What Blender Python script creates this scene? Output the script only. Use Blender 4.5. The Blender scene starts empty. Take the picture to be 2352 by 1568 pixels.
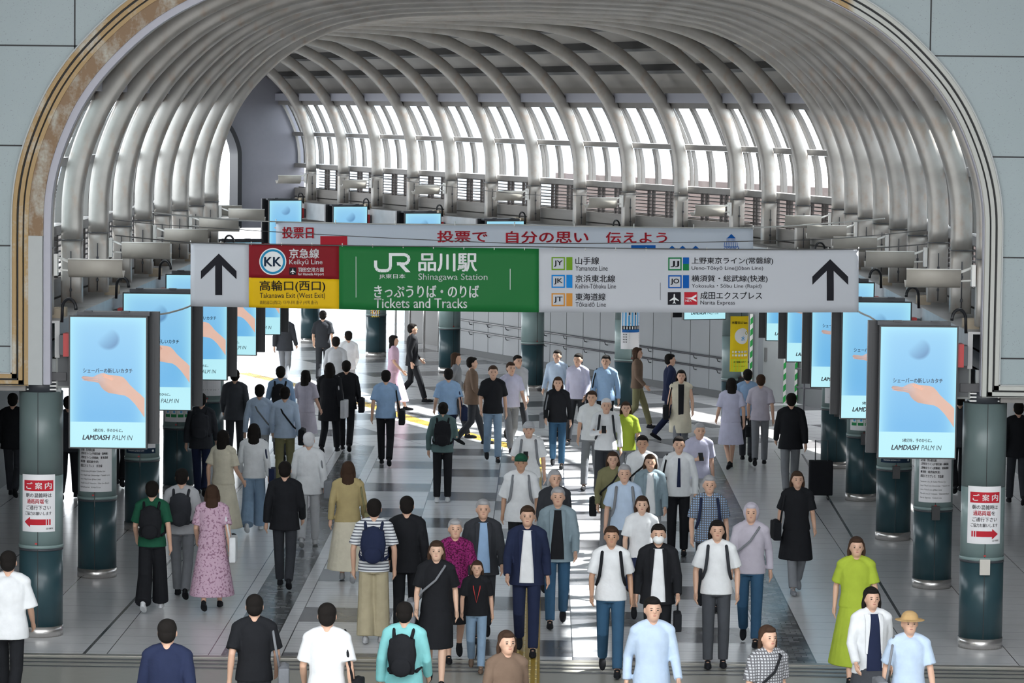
import bpy, bmesh, math, random
from mathutils import Vector, Matrix
random.seed(7)
S = bpy.context.scene
COL = S.collection
PI = math.pi
R = math.radians

# ------------------------------------------------------------------ camera
CAMP = Vector((.3605, 0, 6.484)); YAW, PITCH, ROLL, F = .0095, .0707, .0115, 7500.
fw = Vector((-math.sin(YAW)*math.cos(PITCH), math.cos(YAW)*math.cos(PITCH), -math.sin(PITCH)))
rt = Vector((math.cos(YAW), math.sin(YAW), 0)); up = rt.cross(fw)
cr, sr = math.cos(ROLL), math.sin(ROLL)
def ray(px, py):
    a, b = px-1176, py-784
    x = cr*a + sr*b; y = -sr*a + cr*b
    return fw*F + rt*x - up*y
def at_z(px, py, z):
    d = ray(px, py); t = (z-CAMP.z)/d.z
    return CAMP + d*t
def at_y(px, py, Y):
    d = ray(px, py); t = Y/d.y
    return CAMP + d*t
cam = bpy.data.cameras.new('camera'); co = bpy.data.objects.new('camera', cam); COL.objects.link(co)
cam.sensor_width = 36; cam.lens = F*36/2352; cam.clip_end = 500; cam.clip_start = .1
r2 = rt*cr - up*sr*-1*-1
# image x axis (in world) = rt*cr + up*(-sr)*... derived so that ray() matches
ix = (ray(1177, 784)-ray(1176, 784)).normalized(); iy = -(ray(1176, 785)-ray(1176, 784)).normalized()
M = Matrix((ix, iy, -fw)).transposed().to_4x4(); M.translation = CAMP
co.matrix_world = M
S.camera = co
S.view_settings.view_transform = 'Standard'; S.view_settings.look = 'None'; S.view_settings.gamma = 1
S.view_settings.use_curve_mapping = False
S.view_settings.exposure = 0.0

# ------------------------------------------------------------------ materials
MATS = {}
def mat(name, col, rough=.5, metal=0., noise=0., nscale=8., bump=0., emit=None, spec=.5, stretch=None):
    if name in MATS: return MATS[name]
    m = bpy.data.materials.new(name); m.use_nodes = True; nt = m.node_tree; N = nt.nodes; L = nt.links
    b = N['Principled BSDF']; c = (*col, 1)
    b.inputs['Base Color'].default_value = c; b.inputs['Roughness'].default_value = rough
    b.inputs['Metallic'].default_value = metal; b.inputs['Specular IOR Level'].default_value = spec
    if noise or bump:
        tc = N.new('ShaderNodeTexCoord'); mp = N.new('ShaderNodeMapping'); L.new(tc.outputs['Object'], mp.inputs[0])
        if stretch: mp.inputs['Scale'].default_value = stretch
        n = N.new('ShaderNodeTexNoise'); n.inputs['Scale'].default_value = nscale; n.inputs['Detail'].default_value = 4
        L.new(mp.outputs[0], n.inputs['Vector'])
        if noise:
            mx = N.new('ShaderNodeMix'); mx.data_type = 'RGBA'
            mx.inputs['A'].default_value = (*[v*(1-noise) for v in col], 1); mx.inputs['B'].default_value = (*[min(1, v*(1+noise)) for v in col], 1)
            L.new(n.outputs['Fac'], mx.inputs['Factor']); L.new(mx.outputs['Result'], b.inputs['Base Color'])
        if bump:
            bp = N.new('ShaderNodeBump'); bp.inputs['Strength'].default_value = bump; bp.inputs['Distance'].default_value = .02
            L.new(n.outputs['Fac'], bp.inputs['Height']); L.new(bp.outputs[0], b.inputs['Normal'])
    if emit:
        b.inputs['Emission Color'].default_value = c; b.inputs['Emission Strength'].default_value = emit
    MATS[name] = m
    return m
class NT:
    def __init__(s, name):
        s.m = bpy.data.materials.new(name); s.m.use_nodes = True; s.t = s.m.node_tree; s.b = s.t.nodes['Principled BSDF']; MATS[name] = s.m
    def n(s, typ, **k):
        o = s.t.nodes.new('ShaderNode'+typ)
        for a, v in k.items(): setattr(o, a, v)
        return o
    def l(s, a, b): s.t.links.new(a, b)
    def math(s, op, a, b=None, c=None):
        o = s.n('Math', operation=op)
        for i, v in enumerate((a, b, c)):
            if v is None: continue
            if isinstance(v, (int, float)): o.inputs[i].default_value = v
            else: s.l(v, o.inputs[i])
        return o.outputs[0]
    def mix(s, f, a, b):
        o = s.n('Mix', data_type='RGBA')
        for k, v in (('Factor', f), ('A', a), ('B', b)):
            if isinstance(v, tuple): o.inputs[k].default_value = (*v, 1)
            elif isinstance(v, (int, float)): o.inputs[k].default_value = v
            else: s.l(v, o.inputs[k])
        return o.outputs['Result']
    def coords(s):
        tc = s.n('TexCoord'); sp = s.n('SeparateXYZ'); s.l(tc.outputs['Object'], sp.inputs[0]); s.tc = tc.outputs['Object']
        return sp.outputs
    def noise(s, scale, detail=4, vec=None, stretch=None):
        n = s.n('TexNoise'); n.inputs['Scale'].default_value = scale; n.inputs['Detail'].default_value = detail
        v = vec or s.tc
        if stretch:
            mp = s.n('Mapping'); mp.inputs['Scale'].default_value = stretch; s.l(v, mp.inputs[0]); v = mp.outputs[0]
        s.l(v, n.inputs['Vector']); return n.outputs['Fac']
    def ramp(s, f, a, b):
        o = s.n('MapRange'); o.inputs[1].default_value = a; o.inputs[2].default_value = b; s.l(f, o.inputs[0]); return o.outputs[0]

# ------------------------------------------------------------------ mesh builder
class MB:
    def __init__(s): s.v = []; s.f = []; s.mi = []; s.cur = 0; s.smooth = []; s.sm = False
    def face(s, idx): s.f.append(tuple(idx)); s.mi.append(s.cur); s.smooth.append(s.sm)
    def add(s, vs, fs):
        o = len(s.v); s.v.extend([tuple(v) for v in vs])
        for f in fs: s.face([o+i for i in f])
    def box(s, a, b, fr=None):
        (x0, y0, z0), (x1, y1, z1) = a, b
        vs = [(x, y, z) for z in (z0, z1) for y in (y0, y1) for x in (x0, x1)]
        if fr: vs = [fr(*v) for v in vs]
        s.add(vs, [(0, 2, 3, 1), (4, 5, 7, 6), (0, 1, 5, 4), (2, 6, 7, 3), (0, 4, 6, 2), (1, 3, 7, 5)])
    def cbox(s, c, d, fr=None):
        s.box([c[i]-d[i]/2 for i in range(3)], [c[i]+d[i]/2 for i in range(3)], fr)
    def cyl(s, c, r, z0, z1, n=32, cap=True, r2=None, a0=0, a1=2*PI):
        full = abs(a1-a0-2*PI) < 1e-4; m = n if full else n+1
        r2 = r if r2 is None else r2
        vs = [(c[0]+rr*math.cos(a0+(a1-a0)*i/n), c[1]+rr*math.sin(a0+(a1-a0)*i/n), z) for z, rr in ((z0, r), (z1, r2)) for i in range(m)]
        sm = s.sm; s.sm = True
        o = len(s.v); s.v.extend(vs)
        for i in range(n): j = (i+1) % m; s.face((o+i, o+j, o+m+j, o+m+i))
        s.sm = False
        if cap and full: s.face(tuple(o+i for i in reversed(range(n)))); s.face(tuple(o+m+i for i in range(n)))
        s.sm = sm
    def tube(s, pts, r, n=8, cap='flat', rx=None):
        """pts list of Vector, r list or float; ring cross-sections; rx: optional flattening factors"""
        pts = [Vector(p) for p in pts]
        rs = list(r) if isinstance(r, (list, tuple)) else [r]*len(pts)
        if cap == 'round':
            P = []; Q = []
            d = (pts[0]-pts[1]).normalized()
            for a in (.99, .8, .5): P.append(pts[0]+d*rs[0]*a); Q.append(rs[0]*math.sqrt(1-a*a))
            P += pts; Q += rs
            d = (pts[-1]-pts[-2]).normalized()
            for a in (.5, .8, .99): P.append(pts[-1]+d*rs[-1]*a); Q.append(rs[-1]*math.sqrt(1-a*a))
            pts, rs = P, Q
        o = len(s.v); m = len(pts); prev = None
        for i, p in enumerate(pts):
            t = (pts[min(i+1, m-1)]-pts[max(i-1, 0)]).normalized()
            if prev is None:
                a = Vector((1, 0, 0)) if abs(t.x) < .9 else Vector((0, 1, 0))
                u = (a - t*a.dot(t)).normalized()
            else: u = (prev - t*prev.dot(t)).normalized()
            prev = u; w = t.cross(u)
            for k in range(n):
                an = 2*PI*k/n; s.v.append(tuple(p+u*(rs[i]*math.cos(an))+w*(rs[i]*math.sin(an))))
        sm = s.sm; s.sm = True
        for i in range(m-1):
            for k in range(n):
                j = (k+1) % n; s.face((o+i*n+k, o+i*n+j, o+(i+1)*n+j, o+(i+1)*n+k))
        s.face(tuple(o+k for k in reversed(range(n)))); s.face(tuple(o+(m-1)*n+k for k in range(n)))
        s.sm = sm
    def ell(s, c, r, n=12, m=8, rot=None):
        o = len(s.v); sm = s.sm; s.sm = True; c = Vector(c)
        def P(x, y, z):
            v = Vector((x*r[0], y*r[1], z*r[2]))
            return tuple(c+(rot @ v if rot else v))
        s.v.append(P(0, 0, -1))
        for i in range(1, m):
            t = PI*i/m
            for k in range(n): a = 2*PI*k/n; s.v.append(P(math.sin(t)*math.cos(a), math.sin(t)*math.sin(a), -math.cos(t)))
        s.v.append(P(0, 0, 1)); e = len(s.v)-1
        for k in range(n):
            j = (k+1) % n; s.face((o, o+1+j, o+1+k)); s.face((e, o+1+(m-2)*n+k, o+1+(m-2)*n+j))
            for i in range(m-2): s.face((o+1+i*n+k, o+1+i*n+j, o+1+(i+1)*n+j, o+1+(i+1)*n+k))
        s.sm = sm
    def loft(s, rings, cap=True):
        o = len(s.v); n = len(rings[0])
        for r in rings: s.v.extend([tuple(p) for p in r])
        for i in range(len(rings)-1):
            for k in range(n): j = (k+1) % n; s.face((o+i*n+k, o+i*n+j, o+(i+1)*n+j, o+(i+1)*n+k))
        if cap: s.face(tuple(o+k for k in reversed(range(n)))); s.face(tuple(o+(len(rings)-1)*n+k for k in range(n)))
    def mesh(s, name, mats=()):
        me = bpy.data.meshes.new(name); me.from_pydata(s.v, [], s.f); me.update()
        for m in mats: me.materials.append(m)
        me.polygons.foreach_set('material_index', s.mi); me.polygons.foreach_set('use_smooth', s.smooth)
        return me
    def build(s, name, mats, parent=None, fn=None, origin=None):
        if fn: s.v = [tuple(fn(*v)) for v in s.v]
        if origin is not None: s.v = [(v[0]-origin[0], v[1]-origin[1], v[2]-origin[2]) for v in s.v]
        if not isinstance(mats, (list, tuple)): mats = [mats]
        o = bpy.data.objects.new(name, s.mesh(name, mats)); COL.objects.link(o)
        if origin is not None: o.location = origin
        if parent: o.parent = parent
        return o
def tag(o, label, cat, group=None, kind=None):
    if label: o['label'] = label
    if cat: o['category'] = cat
    if group: o['group'] = group
    if kind: o['kind'] = kind
    return o
def struct(o): o['kind'] = 'structure'; return o
def empty(name, loc=(0, 0, 0), rz=0):
    o = bpy.data.objects.new(name, None); COL.objects.link(o); o.location = loc; o.rotation_euler = (0, 0, rz); o.empty_display_size = .1
    return o
def inst(name, me, parent, mats=None):
    o = bpy.data.objects.new(name, me); COL.objects.link(o); o.parent = parent
    if mats:
        for i, m in enumerate(mats): o.material_slots[i].link = 'OBJECT'; o.material_slots[i].material = m
    return o

# ------------------------------------------------------------------ text
_tc = {}
def text_geo(st, bold=0.0, shear=0.0):
    k = (st, bold, shear)
    if k in _tc: return _tc[k]
    c = bpy.data.curves.new('t', 'FONT'); c.body = st; c.size = 1; c.offset = bold; c.shear = shear; c.resolution_u = 3; c.fill_mode = 'FRONT'
    o = bpy.data.objects.new('t', c); COL.objects.link(o)
    dg = bpy.context.evaluated_depsgraph_get(); dg.update(); e = o.evaluated_get(dg); me = e.to_mesh()
    vs = [(v.co.x, v.co.y) for v in me.vertices]; fs = [tuple(p.vertices) for p in me.polygons]
    e.to_mesh_clear(); bpy.data.objects.remove(o); bpy.data.curves.remove(c)
    xs = [v[0] for v in vs] or [0, 1]; ys = [v[1] for v in vs] or [0, 1]
    _tc[k] = (vs, fs, min(xs), max(xs), min(ys), max(ys)); return _tc[k]
class Print(MB):
    """flat graphics in (u, v), v up; y (third) = layer offset toward viewer"""
    def text(s, st, x0, x1, y0, y1, mi=0, bold=0., shear=0., lay=2, vertical=False):
        s.cur = mi
        if vertical:
            n = len(st); h = (y1-y0)/n
            for i, ch in enumerate(st): s.text(ch, x0, x1, y1-(i+1)*h+h*.06, y1-i*h-h*.06, mi, bold, shear, lay)
            return
        vs, fs, a, b, c, d = text_geo(st, 0, shear)
        if b-a < 1e-6 or d-c < 1e-6: return
        q = bold*(y1-y0)
        for dx, dy in ([(0, 0)] if not bold else [(-q, 0), (q, 0), (0, -q*.6), (0, q*.6)]):
            s.add([(x0+(v[0]-a)/(b-a)*(x1-x0)+dx, lay, y0+(v[1]-c)/(d-c)*(y1-y0)+dy) for v in vs], fs)
    def rect(s, x0, x1, y0, y1, mi=0, lay=1, nx=1, ny=1):
        s.cur = mi
        for i in range(nx):
            for j in range(ny):
                a, b = x0+(x1-x0)*i/nx, x0+(x1-x0)*(i+1)/nx; c, d = y0+(y1-y0)*j/ny, y0+(y1-y0)*(j+1)/ny
                s.add([(a, lay, c), (b, lay, c), (b, lay, d), (a, lay, d)], [(0, 1, 2, 3)])
    def frame(s, x0, x1, y0, y1, w, mi=0, lay=1):
        s.rect(x0, x1, y0, y0+w, mi, lay); s.rect(x0, x1, y1-w, y1, mi, lay); s.rect(x0, x0+w, y0+w, y1-w, mi, lay); s.rect(x1-w, x1, y0+w, y1-w, mi, lay)
    def poly(s, pts, mi=0, lay=1):
        from mathutils.geometry import tessellate_polygon
        s.cur = mi; tr = tessellate_polygon([[Vector((p[0], p[1], 0)) for p in pts]])
        s.add([(p[0], lay, p[1]) for p in pts], [tuple(t) for t in tr])
    def disc(s, cx, cy, r, mi=0, lay=1, r0=0, n=36, ry=None):
        s.cur = mi; ry = ry or r
        if r0: s.add([(cx+q*math.cos(2*PI*k/n), lay, cy+q*ry/r*math.sin(2*PI*k/n)) for q in (r0, r) for k in range(n)], [(k, (k+1) % n, n+(k+1) % n, n+k) for k in range(n)])
        else:
            Q = (.001, .3, .6, .85, 1)
            for q0, q1 in zip(Q[:-1], Q[1:]): s.disc(cx, cy, r*q1, mi, lay, r*q0, n, ry*q1)
    def stroke(s, pts, w, mi=0, lay=1):
        for a, b in zip(pts[:-1], pts[1:]):
            d = Vector((b[0]-a[0], b[1]-a[1])); d.normalize(); n = Vector((-d.y, d.x))*w/2
            s.cur = mi; s.add([(a[0]-n.x, lay, a[1]-n.y), (b[0]-n.x, lay, b[1]-n.y), (b[0]+n.x, lay, b[1]+n.y), (a[0]+n.x, lay, a[1]+n.y)], [(0, 1, 2, 3)])
def proj(p):
    d = Vector(p)-CAMP; Z = d.dot(fw); X = F*d.dot(rt)/Z; Y = -F*d.dot(up)/Z
    return (1176+cr*X-sr*Y, 784+sr*X+cr*Y)
FILL0, FILL1 = 11., 22.  # span of the added hall roof slot, sized to tune the fill light
# ------------------------------------------------------------------ materials of the place
def steel_mat():
    w = NT('weathered_silver_steel'); x, y, z = w.coords()
    n1 = w.noise(3.0, 5); n2 = w.noise(7., 4, stretch=(1, 1, .6)); n3 = w.noise(90., 1)
    base = w.mix(w.ramp(n1, .3, .7), (.35, .335, .31), (.45, .435, .41))
    hi = w.ramp(z, 6.3, 7.0)
    dirt_shade = w.math('MULTIPLY', w.ramp(n3, .60, .68), w.math('MULTIPLY', hi, .8))  # crown dirt speckles, thickened to paint in the darker upper arch
    base = w.mix(dirt_shade, base, (.06, .055, .05))
    low = w.math('MULTIPLY', w.ramp(z, 5.4, 4.6), w.ramp(n2, .52, .70))
    base = w.mix(w.math('MULTIPLY', low, .35), base, (.36, .22, .12))
    w.l(base, w.b.inputs['Base Color']); w.b.inputs['Metallic'].default_value = .45; w.b.inputs['Roughness'].default_value = .45
    return w.m
STEEL = steel_mat()
def wall_mat():
    w = NT('pale_blue_grey_panel'); x, y, z = w.coords()
    n = w.noise(1.2, 3); n3 = w.noise(70., 1)
    base = w.mix(n, (.27, .335, .35), (.31, .37, .385))
    base = w.mix(w.math('MULTIPLY', w.ramp(n3, .70, .74), .5), base, (.1, .1, .1))
    w.l(base, w.b.inputs['Base Color']); w.b.inputs['Roughness'].default_value = .38
    return w.m
PANEL = wall_mat()
def rust_trim(name, c1, c2, amt, zlo, zhi):
    w = NT(name); x, y, z = w.coords()
    n = w.noise(6., 6, stretch=(1, 1, .5)); n2 = w.noise(30., 4)
    f = w.ramp(w.math('ADD', n, w.math('MULTIPLY', n2, .3)), .62-amt*.3, .82-amt*.2)
    f = w.math('MULTIPLY', f, w.math('MULTIPLY', w.ramp(z, zlo, zhi), w.ramp(x, 4.05, 3.95)))
    w.l(w.mix(f, c1, c2), w.b.inputs['Base Color']); w.b.inputs['Roughness'].default_value = .5
    return w.m
TRIM_A = rust_trim('rust_stained_trim', (.46, .47, .44), (.36, .235, .095), .85, 2.6, 2.8)
TRIM_B = rust_trim('rusty_jamb', (.40, .385, .33), (.20, .115, .05), .55, 4.6, 4.9)
TRIM_C = mat('clean_jamb', (.38, .40, .40), .4, noise=.05)
LILAC = mat('lilac_white_band', (.40, .40, .46), .5, noise=.05)
DARK = mat('dark_joint', (.02, .022, .024), .6)
CEILP = mat('roof_panel_grey', (.30, .29, .27), .7, noise=.12, nscale=2)
PURL = mat('dark_purlin', (.10, .10, .10), .6)
RAILM = mat('grey_brown_rail', (.20, .19, .18), .5, noise=.15)
SLAT = mat('dark_louvre', (.05, .042, .04), .6)
SIDING = mat('siding_grey', (.24, .225, .21), .6, noise=.2, nscale=3, stretch=(.4, .4, 4))
WHITE = mat('white_enamel', (.75, .75, .72), .35, noise=.08)
WOOD = mat('pale_wood_block', (.52, .44, .33), .7, noise=.15)
BLACK = mat('black_plastic', (.012, .013, .016), .35)
GUN = mat('dark_grey_casing', (.05, .055, .065), .4)
RED = mat('red_enamel', (.42, .02, .02), .4)
REDP = mat('print_red', (.50, .025, .04), .7, spec=.15)
TEAL = mat('dark_teal_column', (.026, .062, .075), .28, noise=.12, nscale=3, stretch=(8, 8, .2))
MINT = mat('pale_mint_column', (.21, .29, .285), .3, noise=.06)
CHROME = mat('brushed_kick_plate', (.62, .60, .58), .25, metal=.9, noise=.1, nscale=6, stretch=(4, 4, .05))
PAPER = mat('white_paper', (.78, .78, .80), .7, spec=.15)
INK = mat('print_black', (.015, .015, .02), .7, spec=.15)
PWHITE = mat('print_white', (.80, .82, .82), .7, spec=.15)
GLASS = None
def glass():
    m = bpy.data.materials.new('window_glass'); m.use_nodes = True; nt = m.node_tree; nt.nodes.clear()
    o = nt.nodes.new('ShaderNodeOutputMaterial'); a = nt.nodes.new('ShaderNodeBsdfTransparent'); g = nt.nodes.new('ShaderNodeBsdfGlossy'); x = nt.nodes.new('ShaderNodeMixShader')
    a.inputs[0].default_value = (.93, .97, 1, 1); g.inputs['Roughness'].default_value = .03; x.inputs[0].default_value = .06
    nt.links.new(a.outputs[0], x.inputs[1]); nt.links.new(g.outputs[0], x.inputs[2]); nt.links.new(x.outputs[0], o.inputs[0]); return m
GLASS = glass()

# ------------------------------------------------------------------ the vault
HALF = 5.75
class Fr:                                   # a cross-section frame of the vault
    def __init__(s, cx, cy, h): s.c = (cx, cy); s.h = h; s.co = math.cos(h); s.si = math.sin(h)
    def __call__(s, u, w, z): return (s.c[0]+u*s.co-w*s.si, s.c[1]+u*s.si+w*s.co, z)
Y0, SP = 39.634, 5.02
ST = [Fr(0, Y0+SP/2*i, 0) for i in range(9)]                # straight ribs, 0..8
H2 = R(23.2); STEP = 2.62
Rb = (4.25, 65.9)
for i, h in ((1, 8), (2, 15)):
    x = HALF+(Rb[0]-HALF)*i/3; y = ST[8].c[1]+(Rb[1]-ST[8].c[1])*i/3; h = R(h)
    ST.append(Fr(x-HALF*math.cos(h), y-HALF*math.sin(h), h))
for k in range(12):
    x, y = Rb[0]-k*STEP*math.sin(H2), Rb[1]+k*STEP*math.cos(H2)
    ST.append(Fr(x-HALF*math.cos(H2), y-HALF*math.sin(H2), H2))
def bay_fr(a, b, t):
    return Fr(a.c[0]+(b.c[0]-a.c[0])*t, a.c[1]+(b.c[1]-a.c[1])*t, a.h+(b.h-a.h)*t)
ST[-1] = bay_fr(ST[-2], ST[-1], .75)
NST = len(ST)                               # 23, last (22) is k=11
HP = [(5.60, 3.1), (5.60, 4.2), (5.60, 4.9), (5.585, 5.35), (5.51, 5.75), (5.36, 6.17), (5.17, 6.54), (4.90, 6.90), (4.47, 7.32), (4.03, 7.62), (3.50, 7.87), (2.95, 8.02), (2.0, 8.14), (0, 8.20)]
def spline(P, n):
    out = []
    for i in range(len(P)-1):
        p0 = P[max(i-1, 0)]; p1 = P[i]; p2 = P[i+1]; p3 = P[min(i+2, len(P)-1)]
        for k in range(n):
            t = k/n
            out.append(tuple(.5*((2*p1[j])+(-p0[j]+p2[j])*t+(2*p0[j]-5*p1[j]+4*p2[j]-p3[j])*t*t+(-p0[j]+3*p1[j]-3*p2[j]+p3[j])*t**3) for j in (0, 1)))
    out.append(P[-1]); return out
half = spline(HP, 4)
half = [half[0]] + [p for p in half[1:]]
full = [(-u, z) for u, z in half] + [(u, z) for u, z in reversed(half[:-1])]    # left foot, over, right foot
NF = len(full)
nrm = []
for i in range(NF):
    a = full[max(i-1, 0)]; b = full[min(i+1, NF-1)]; d = Vector((b[0]-a[0], b[1]-a[1])).normalized(); nrm.append((-d.y, d.x))
def prof(off, i): 
    o = off(i) if callable(off) else off
    return (full[i][0]+nrm[i][0]*o, full[i][1]+nrm[i][1]*o)
def sweep(mb, fr, o0, o1, w0, w1, i0=0, i1=None):
    """a band following the arch, between radial offsets o0..o1 and depths w0..w1"""
    i1 = NF-1 if i1 is None else i1; o = len(mb.v); n = 0
    for i in range(i0, i1+1):
        a = prof(o0, i); b = prof(o1, i)
        mb.v += [fr(a[0], w0, a[1]), fr(b[0], w0, b[1]), fr(b[0], w1, b[1]), fr(a[0], w1, a[1])]; n += 1
    for i in range(n-1):
        for k in range(4): j = (k+1) % 4; mb.face((o+i*4+k, o+(i+1)*4+k, o+(i+1)*4+j, o+i*4+j))
    mb.face((o, o+1, o+2, o+3)); mb.face((o+(n-1)*4+3, o+(n-1)*4+2, o+(n-1)*4+1, o+(n-1)*4))
def idx_z(z, side):                         # profile index where the curve passes height z
    r = range(NF//2) if side < 0 else range(NF-1, NF//2, -1)
    for i in r:
        if full[i][1] >= z: return i
ORD = ['first', 'second', 'third', 'fourth', 'fifth', 'sixth', 'seventh', 'eighth', 'ninth', 'tenth', 'eleventh', 'twelfth', 'thirteenth', 'fourteenth', 'fifteenth']
def ringsweep(m, ring, i0, i1):
    m.sm = True; m.loft([[(prof(r, i)[0], w, prof(r, i)[1]-3.1) for r, w in ring] for i in range(i0, i1+1)])
RING = []; FRING = []
for k in range(16):
    a = 2*PI*k/16; c, s_ = math.cos(a), math.sin(a)
    FRING.append((.14-.135*math.copysign(abs(c)**.25, c), .10*math.copysign(abs(s_)**.25, s_)))
    RING.append((.14-.14*math.copysign(abs(c)**.6, c), .11*math.copysign(abs(s_)**.75, s_)))
iF = idx_z(3.89, -1); iA, iB = idx_z(4.74, -1), idx_z(4.74, 1)
for i, fr in enumerate(ST[:-1]):
    rb = empty('vault_rib', fr(0, 0, 3.1), fr.h)
    if i < 9: lab = 'silver steel arch rib of the straight near vault, %s behind the front wall' % ORD[i]
    elif i < 11: lab = 'silver steel arch rib where the vault starts to bend, %s of the two' % ORD[i-9]
    else: lab = 'silver arch rib of the far bent vault, %s after the bend' % ORD[i-11]
    tag(rb, lab, 'arch rib', 'silver ribs of the vault')
    loc = Fr(0, 0, 0); f2 = lambda u, w, z: (u, w, z-3.1)
    def bld(name, o0, o1, w0, w1, i0=0, i1=None):
        m = MB(); m.sm = True; sweep(m, f2, o0, o1, w0, w1, i0, i1); o = m.build(name, STEEL, rb)
        o.data.polygons.foreach_set('use_smooth', [False]*len(o.data.polygons)); return o
    m = MB(); ringsweep(m, RING, iA, iB); m.build('box_beam', STEEL, rb)
    for sd in (-1, 1):
        j0, j1 = (iF, iA) if sd < 0 else (iB, NF-1-iF)
        m = MB(); ringsweep(m, FRING, j0, j1); ft = m.build('foot', STEEL, rb)
        m = MB(); u = sd*5.60; m.box((u-(.0 if sd > 0 else .285), -.112, 1.636), (u+(.285 if sd > 0 else 0), .112, 1.648)); m.build('splice_plate', GUN, ft)
        m = MB(); m.tube([(sd*5.74, -.115, .85), (sd*5.74, -.115, 1.5)], .007, 6)
        for z in (1.0, 1.3): m.cbox((sd*5.74, -.11, z), (.03, .03, .035))
        m.build('conduit', GUN, ft)

# roof skin + purlins (setting)
def strip_skin(name, i0, i1, off, th, m, sts=None, smooth=True):
    mb = MB(); mb.sm = smooth; sts = sts or [Fr(0, 39.36, 0)]+ST[1:]
    for (oo, flip) in ((off, 0), (off+th, 1)):
        o = len(mb.v); n = i1-i0+1
        for fr in sts:
            for i in range(i0, i1+1): a = prof(oo, i); mb.v.append(fr(a[0], 0, a[1]))
        for s in range(len(sts)-1):
            for i in range(n-1):
                q = (o+s*n+i, o+s*n+i+1, o+(s+1)*n+i+1, o+(s+1)*n+i); mb.face(q[::-1] if flip else q)
    return struct(mb.build(name, m))
iL = [i for i in range(NF//2) if prof(.62, i)[1] >= 6.62][0]; iR = NF-1-iL
strip_skin('ceiling', iL, iR, .62, .08, CEILP)
n_tr = 0
for z in (6.95, 7.35, 7.7, 7.95, 8.08):
    for sd in (-1, 1):
        i = idx_z(z, sd); mb = MB(); a = prof(.42, i); b = prof(.62, i); t = .045
        d = (nrm[i][1], -nrm[i][0]); sts = [Fr(0, 39.36, 0)]+ST[1:]
        rings = []
        for fr in sts: rings.append([fr(a[0]-d[0]*t, 0, a[1]-d[1]*t), fr(a[0]+d[0]*t, 0, a[1]+d[1]*t), fr(b[0]+d[0]*t, 0, b[1]+d[1]*t), fr(b[0]-d[0]*t, 0, b[1]-d[1]*t)])
        mb.loft(rings); n_tr += 1; struct(mb.build('trim_%d' % n_tr, PURL))
# longitudinal light-grey rail under the roof just over the windows, transoms and sill
def rail(z, off, hh, tt, m, sides=(-1, 1), name=None):
    global n_tr
    for sd in sides:
        u = 5.6 if z < 4.9 else abs(prof(0, idx_z(z, sd))[0])
        mb = MB(); rings = []
        for fr in [Fr(0, 39.36, 0)]+ST[1:]:
            rings.append([fr(sd*(u+off), 0, z-hh), fr(sd*(u+off+tt), 0, z-hh), fr(sd*(u+off+tt), 0, z+hh), fr(sd*(u+off), 0, z+hh)])
        mb.loft(rings); n_tr += 1; struct(mb.build('trim_%d' % n_tr, m))
rail(6.60, .33, .055, .25, RAILM); rail(6.76, .36, .10, .3, mat('pale_soffit', (.34, .35, .40), .5))
rail(5.74, .36, .055, .14, RAILM); rail(4.86, .33, .06, .2, RAILM)
for z in (4.12, 3.86, 3.60, 3.34): rail(z, .34, .115, .06, SIDING)
rail(3.68, .46, .58, .02, mat('dark_backing', (.05, .045, .04), .7))
rail(3.12, .30, .10, .35, RAILM)
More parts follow.
